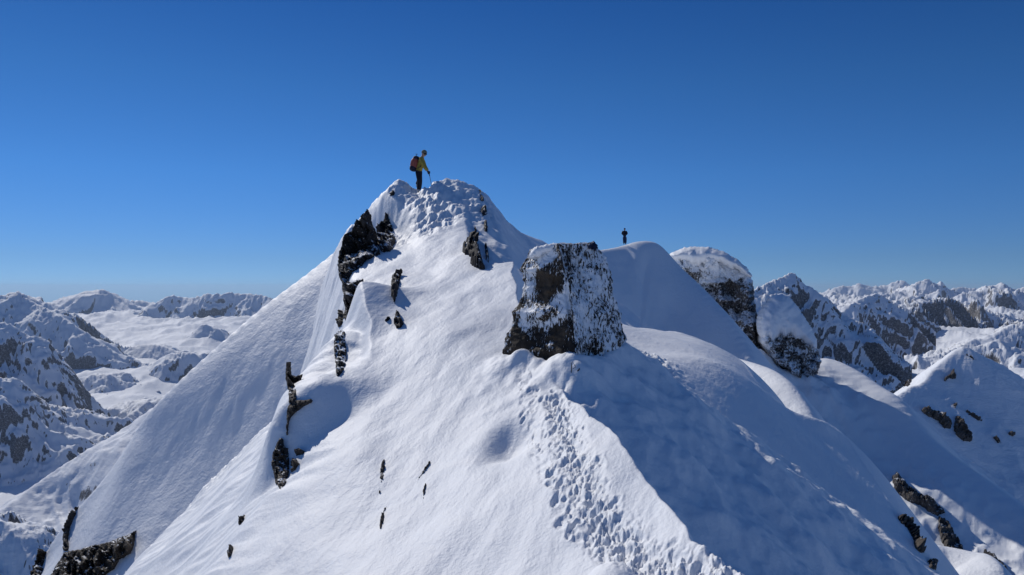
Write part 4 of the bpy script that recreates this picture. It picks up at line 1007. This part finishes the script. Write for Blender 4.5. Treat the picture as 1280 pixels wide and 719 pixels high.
def person(loc, rotz, P_, cols, label, bulk=1.0, size=1.0):
    """P_: joints; the body is one mesh, clothing its children"""
    hip, waist, chest, neck, head = (P_[k] for k in ('hip', 'waist', 'chest', 'neck', 'head'))
    body = [[(*hip, .13, .10), (*waist, .12, .09), (*chest, .15, .11), (*neck, .055), (*head, .075, .085)]]
    jk = [[(*lerp(hip, waist, -.45), .19, .16), (*waist, .185, .15), (*chest, .21, .165), (*lerp(chest, neck, .75), .10, .095), (*neck, .075)]]
    tr = []
    for s in ('r', 'l'):
        sh, el, wr, hp, kn, an, to = (P_[k + s] for k in ('sh', 'el', 'wr', 'hp', 'kn', 'an', 'to'))
        hd = Vector(wr) + (Vector(wr) - Vector(el)).normalized() * .05
        body.append([(*chest, .15, .11), (*sh, .06), (*el, .043), (*wr, .024), (*hd, .016)])
        body.append([(*hip, .13, .10), (*hp, .09), (*kn, .058), (*an, .04), (*to, .035)])
        jk.append([(*chest, .21, .165), (*sh, .105), (*lerp(sh, el, .5), .088), (*el, .078), (*lerp(el, wr, .5), .068), (*lerp(el, wr, .93), .056)])
        tr.append([(*hip, .18, .15), (*hp, .14), (*lerp(hp, kn, .5), .125), (*kn, .10), (*lerp(kn, an, .5), .098), (*lerp(kn, an, .86), .092)])
    tr.append([(*hip, .18, .15), (*lerp(hip, waist, .6), .165, .13)])
    jk = [[(*c[:3], *[r * bulk for r in c[3:]]) for c in ch] for ch in jk]; tr = [[(*c[:3], *[r * bulk for r in c[3:]]) for c in ch] for ch in tr]
    o = skin('person', body, cols['skin'], None, 2)
    o.location = loc; o.rotation_euler = (0, 0, rotz); o.scale = (size,) * 3
    tag(o, label, 'person')
    skin('jacket', jk, cols['jacket'], o, 2); skin('trousers', tr, cols['trousers'], o, 2)
    for s in ('r', 'l'):
        an, to, kn, el, wr = (P_[k + s] for k in ('an', 'to', 'kn', 'el', 'wr'))
        b = skin('boot', [[(*lerp(kn, an, .62), .070), (*an, .062), (an[0] - .03, an[1], an[2] - .045, .05), ], [(*an, .062), (*lerp(an, to, .5), .054), (*to, .046)]], cols['boot'], o, 2)
        g = (Vector(wr) - Vector(el)).normalized()
        side = Vector((g.z, 0, -g.x)) if P_.get('thumbup', True) else Vector((0, 1, 0))
        if side.length < .1: side = Vector((1, 0, 0))
        skin('glove', fingers(lerp(el, wr, .95), g, -side if side.z < 0 else side, (0, .9 if s == 'r' else -.9, -.35), .85), cols['glove'], o, 1)
    # head details: the face looks along 'look'
    look = Vector(P_['look']).normalized(); up = Vector((0, 0, 1)); up = (up - look * up.dot(look)).normalized(); rt = look.cross(up)
    hc = Vector(head) + up * .03
    R = Matrix((look, -rt, up)).transposed()
    def place(ob): 
        for v in ob.data.vertices: v.co = hc + R @ v.co
        ob.data.update(); return ob
    # skull with brow, nose, mouth and chin, joined to the body mesh's head
    def face(v):
        x, y, z = v.co
        if x > 0.3 and abs(y) < .25 and -.25 < z < .15: v.co.x += .18 * (1 - abs(y) / .25)
        if x > .4 and abs(y) < .35 and abs(z + .45) < .12: v.co.x += .05
        if z < -.3: v.co.x += .12 * max(x, 0); v.co.y *= 1 - .25 * (-z - .3)
    hd = place(blob('face', (0, 0, 0), (.097, .078, .118), cols['skin'], o, 28, face))
    for sgn in (1, -1):
        place(blob('ear', (-.005, sgn * .080, -.01), (.018, .010, .030), cols['skin'], o, 10))
    hat = place(blob('beanie', (-.012, 0, .035), (.122, .106, .115), cols['hat'], o, 24, lambda v: setattr(v.co, 'z', max(v.co.z, -.12 - .3 * min(v.co.x, 0) * -1 if v.co.x < 0 else .18))))
    if cols.get('goggle'):
        gg = place(blob('goggles', (.062, 0, .010), (.060, .088, .046), cols['goggle'], o, 20))
        st = []
        for k in range(17):
            a = math.radians(40 + 280 * k / 16); st.append((.112 * math.cos(a) - .008, .094 * math.sin(a), .025, .012))
        place(tube('goggle_strap', st, cols['goggle'], 6, o))
    return o

C_skin = plain_mat('skin', (0.42, 0.27, 0.20), .55)
colsA = dict(skin=C_skin, jacket=plain_mat('olive_shell', (0.36, 0.27, 0.05), .7, 9), trousers=plain_mat('black_softshell', (0.012, 0.013, 0.02), .75, 9), boot=plain_mat('pale_boot', (0.45, 0.45, 0.44), .5, 12),
             glove=plain_mat('black_glove', (0.012, 0.012, 0.016), .6), hat=plain_mat('grey_green_knit', (0.17, 0.18, 0.14), .9, 60), goggle=plain_mat('black_goggle', (0.01, 0.01, 0.012), .2, 0, .5))
zA = 0.0
posA = P(524, 243.5, 32.15)
PA = dict(hip=(-.02, 0, .93), waist=(.02, 0, 1.10), chest=(.075, 0, 1.33), neck=(.135, -.01, 1.51), head=(.195, -.02, 1.61), look=(.80, -.28, -.42),
          shr=(.085, -.185, 1.43), elr=(.235, -.245, 1.15), wrr=(.385, -.20, .90), shl=(.085, .185, 1.43), ell=(.17, .25, 1.15), wrl=(.33, .18, .95),
          hpr=(-.01, -.09, .90), knr=(.06, -.11, .50), anr=(0, -.10, .10), tor=(.17, -.17, .05),
          hpl=(-.04, .09, .90), knl=(-.02, .12, .60), anl=(-.13, .13, .36), tol=(.02, .12, .32))
manA = person(posA, math.radians(-8), PA, colsA, 'climber in an olive jacket with a red backpack stepping down from the snowy summit', bulk=1.06)
# backpack, worn on the back
def to_world(o, p): return Matrix.Translation(o.location) @ o.rotation_euler.to_matrix().to_4x4() @ Vector(p)
pack = bpy.data.objects.new('backpack', None); COL.objects.link(pack)
pack.location = posA + np.array([-.20, 0, .98]); pack.rotation_euler = (0, math.radians(11), math.radians(-8))
tag(pack, 'red and navy backpack worn by the climber in the olive jacket', 'backpack')
M_red = plain_mat('red_nylon', (0.33, 0.085, 0.065), .65, 14); M_navy = plain_mat('navy_nylon', (0.018, 0.016, 0.035), .65, 14)
def squash(v):
    for i in range(3): v.co[i] = math.copysign(abs(v.co[i]) ** .80, v.co[i])
b = blob('main_bag', (-.03, 0, .24), (.15, .175, .29), M_red, pack, 28, squash)
b = blob('back_panel', (-.045, 0, .08), (.150, .178, .14), M_navy, pack, 24, squash)
b = blob('outer_pocket', (-.135, 0, .25), (.060, .125, .19), plain_mat('faded_red_nylon', (0.38, 0.12, 0.09), .65, 14), pack, 24, squash)
b = blob('top_lid', (.0, 0, .49), (.125, .15, .085), M_navy, pack, 24, squash)
for s in (-1, 1):
    tube('strap', [(.06, s * .10, .49, .016), (.15, s * .11, .53, .018), (.27, s * .115, .45, .018), (.315, s * .12, .32, .017), (.26, s * .15, .16, .014), (.08, s * .16, .04, .012)], M_navy, 6, pack)
tube('hip_belt', [(-.02, -.15, .0, .02), (.12, -.19, -.02, .025), (.27, -.14, -.03, .022), (.33, 0, -.04, .018), (.27, .14, -.03, .022), (.12, .19, -.02, .025), (-.02, .15, .0, .02)], M_navy, 6, pack)
tube('tool_shaft', [(-.02, -.08, .42, .012), (.0, -.08, .60, .012), (.03, -.08, .64, .014), (-.05, -.08, .64, .010)], M_navy, 6, pack)
# ski pole held in the near hand
M_pole = plain_mat('pole_metal', (0.10, 0.11, 0.13), .35)
hA = to_world(manA, (.455, -.17, .79)); tipA = Vector(P(541.3, 241.0, 31.75))
pole = bpy.data.objects.new('ski_pole', None); COL.objects.link(pole); pole.location = tipA
tag(pole, 'thin ski pole planted in the snow by the climber in the olive jacket', 'ski pole')
dA = (hA - tipA); L = dA.length; dn = dA / L
tube('shaft', [(*(dn * t), .009 + .002 * t) for t in np.linspace(0, L - .06, 6)], M_pole, 8, pole)
tube('grip', [(*(dn * (L - .09)), .014), (*(dn * (L - .02)), .017), (*(dn * (L + .06)), .016), (*(dn * (L + .075)), .02)], colsA['glove'], 8, pole)
bk = [(*(dn * .09 + Vector((.05 * math.cos(a), .05 * math.sin(a), 0))), .006) for a in np.linspace(0, 2 * math.pi, 15)]
tube('basket', bk, colsA['glove'], 6, pole)

colsB = dict(skin=C_skin, jacket=plain_mat('dark_navy_shell', (0.010, 0.010, 0.022), .7, 9), trousers=plain_mat('dark_blue_trousers', (0.022, 0.038, 0.085), .75, 9), boot=plain_mat('dark_boot', (0.02, 0.022, 0.03), .6),
             glove=colsA['glove'], hat=plain_mat('dark_blue_knit', (0.02, 0.03, 0.06), .9, 60), goggle=None)
PB = dict(hip=(-.02, 0, .93), waist=(-.01, 0, 1.10), chest=(.0, 0, 1.33), neck=(.02, 0, 1.51), head=(.05, 0, 1.61), look=(.9, .2, -.1),
          shr=(.0, -.19, 1.43), elr=(-.10, -.27, 1.16), wrr=(.13, -.17, 1.08), shl=(.0, .19, 1.43), ell=(-.06, .27, 1.16), wrl=(.16, .16, 1.08),
          hpr=(-.02, -.09, .90), knr=(.05, -.11, .50), anr=(-.07, -.11, .09), tor=(.10, -.13, .05),
          hpl=(-.02, .09, .90), knl=(.0, .08, .50), anl=(-.12, .06, .09), tol=(.04, .07, .05))
posB = P(780.8, 306.0, 87.6)
manB = person(posB, math.radians(75), PB, colsB, 'distant climber in dark clothes standing on the crest of the rounded snow dome', size=1.02, bulk=1.18)
# ------------------------------------------------------------------ light, sky, camera
SUN_AZ = 36.0      # degrees left of the view direction
SUN_EL = 33.0
w = bpy.data.worlds.new('World'); scn.world = w; w.use_nodes = True
nt = w.node_tree; bg = nt.nodes['Background']
sky = nt.nodes.new('ShaderNodeTexSky'); sky.sky_type = 'NISHITA'; sky.sun_disc = False
sky.sun_elevation = math.radians(SUN_EL); sky.sun_rotation = math.radians(-SUN_AZ)
sky.altitude = 3000; sky.air_density = 1.0; sky.dust_density = 0.3; sky.ozone_density = 3.0
# thin high mountain air, deeper blue in view; unseen overhead part brightened to fill shadows
tc = nt.nodes.new('ShaderNodeTexCoord'); sx = nt.nodes.new('ShaderNodeSeparateXYZ'); nt.links.new(tc.outputs['Generated'], sx.inputs[0])
rp = nt.nodes.new('ShaderNodeValToRGB'); nt.links.new(sx.outputs[2], rp.inputs[0])
st = [(0.0, (.215, .37, .69)), (.035, (.205, .345, .595)), (.135, (.18, .392, .652)), (.24, (.148, .37, .612)), (.335, (.103, .315, .585)), (.52, (.42, .58, .80)), (1.0, (.45, .62, .85))]
while len(rp.color_ramp.elements) < len(st): rp.color_ramp.elements.new(.5)
for e, (p_, c_) in zip(rp.color_ramp.elements, st): e.position = p_; e.color = (*c_, 1)
mm = nt.nodes.new('ShaderNodeMix'); mm.data_type = 'RGBA'; mm.blend_type = 'MULTIPLY'; mm.inputs[0].default_value = 1
nt.links.new(sky.outputs[0], mm.inputs[6]); nt.links.new(rp.outputs[0], mm.inputs[7])
nt.links.new(mm.outputs[2], bg.inputs[0]); bg.inputs[1].default_value = 0.11
sl = bpy.data.lights.new('sun', 'SUN'); sl.energy = 3.1; sl.angle = math.radians(0.5); sl.color = (1.0, 0.96, 0.9)
so = bpy.data.objects.new('sun', sl); COL.objects.link(so)
az = math.radians(SUN_AZ); el = math.radians(SUN_EL)
dirv = Vector((-math.sin(az) * math.cos(el), math.cos(az) * math.cos(el), math.sin(el)))
so.rotation_euler = dirv.to_track_quat('Z', 'Y').to_euler()
so.location = dirv * 200
cd = bpy.data.cameras.new('camera'); cam = bpy.data.objects.new('camera', cd); COL.objects.link(cam)
cam.rotation_euler = (math.radians(90), 0, 0); cd.sensor_width = 36; cd.lens = F / 1280 * 36
cd.clip_start = 0.1; cd.clip_end = 120000
scn.camera = cam
scn.view_settings.view_transform = 'Standard'; scn.view_settings.look = 'None'; scn.view_settings.gamma = 1; scn.view_settings.use_curve_mapping = False
scn.view_settings.exposure = 0.0
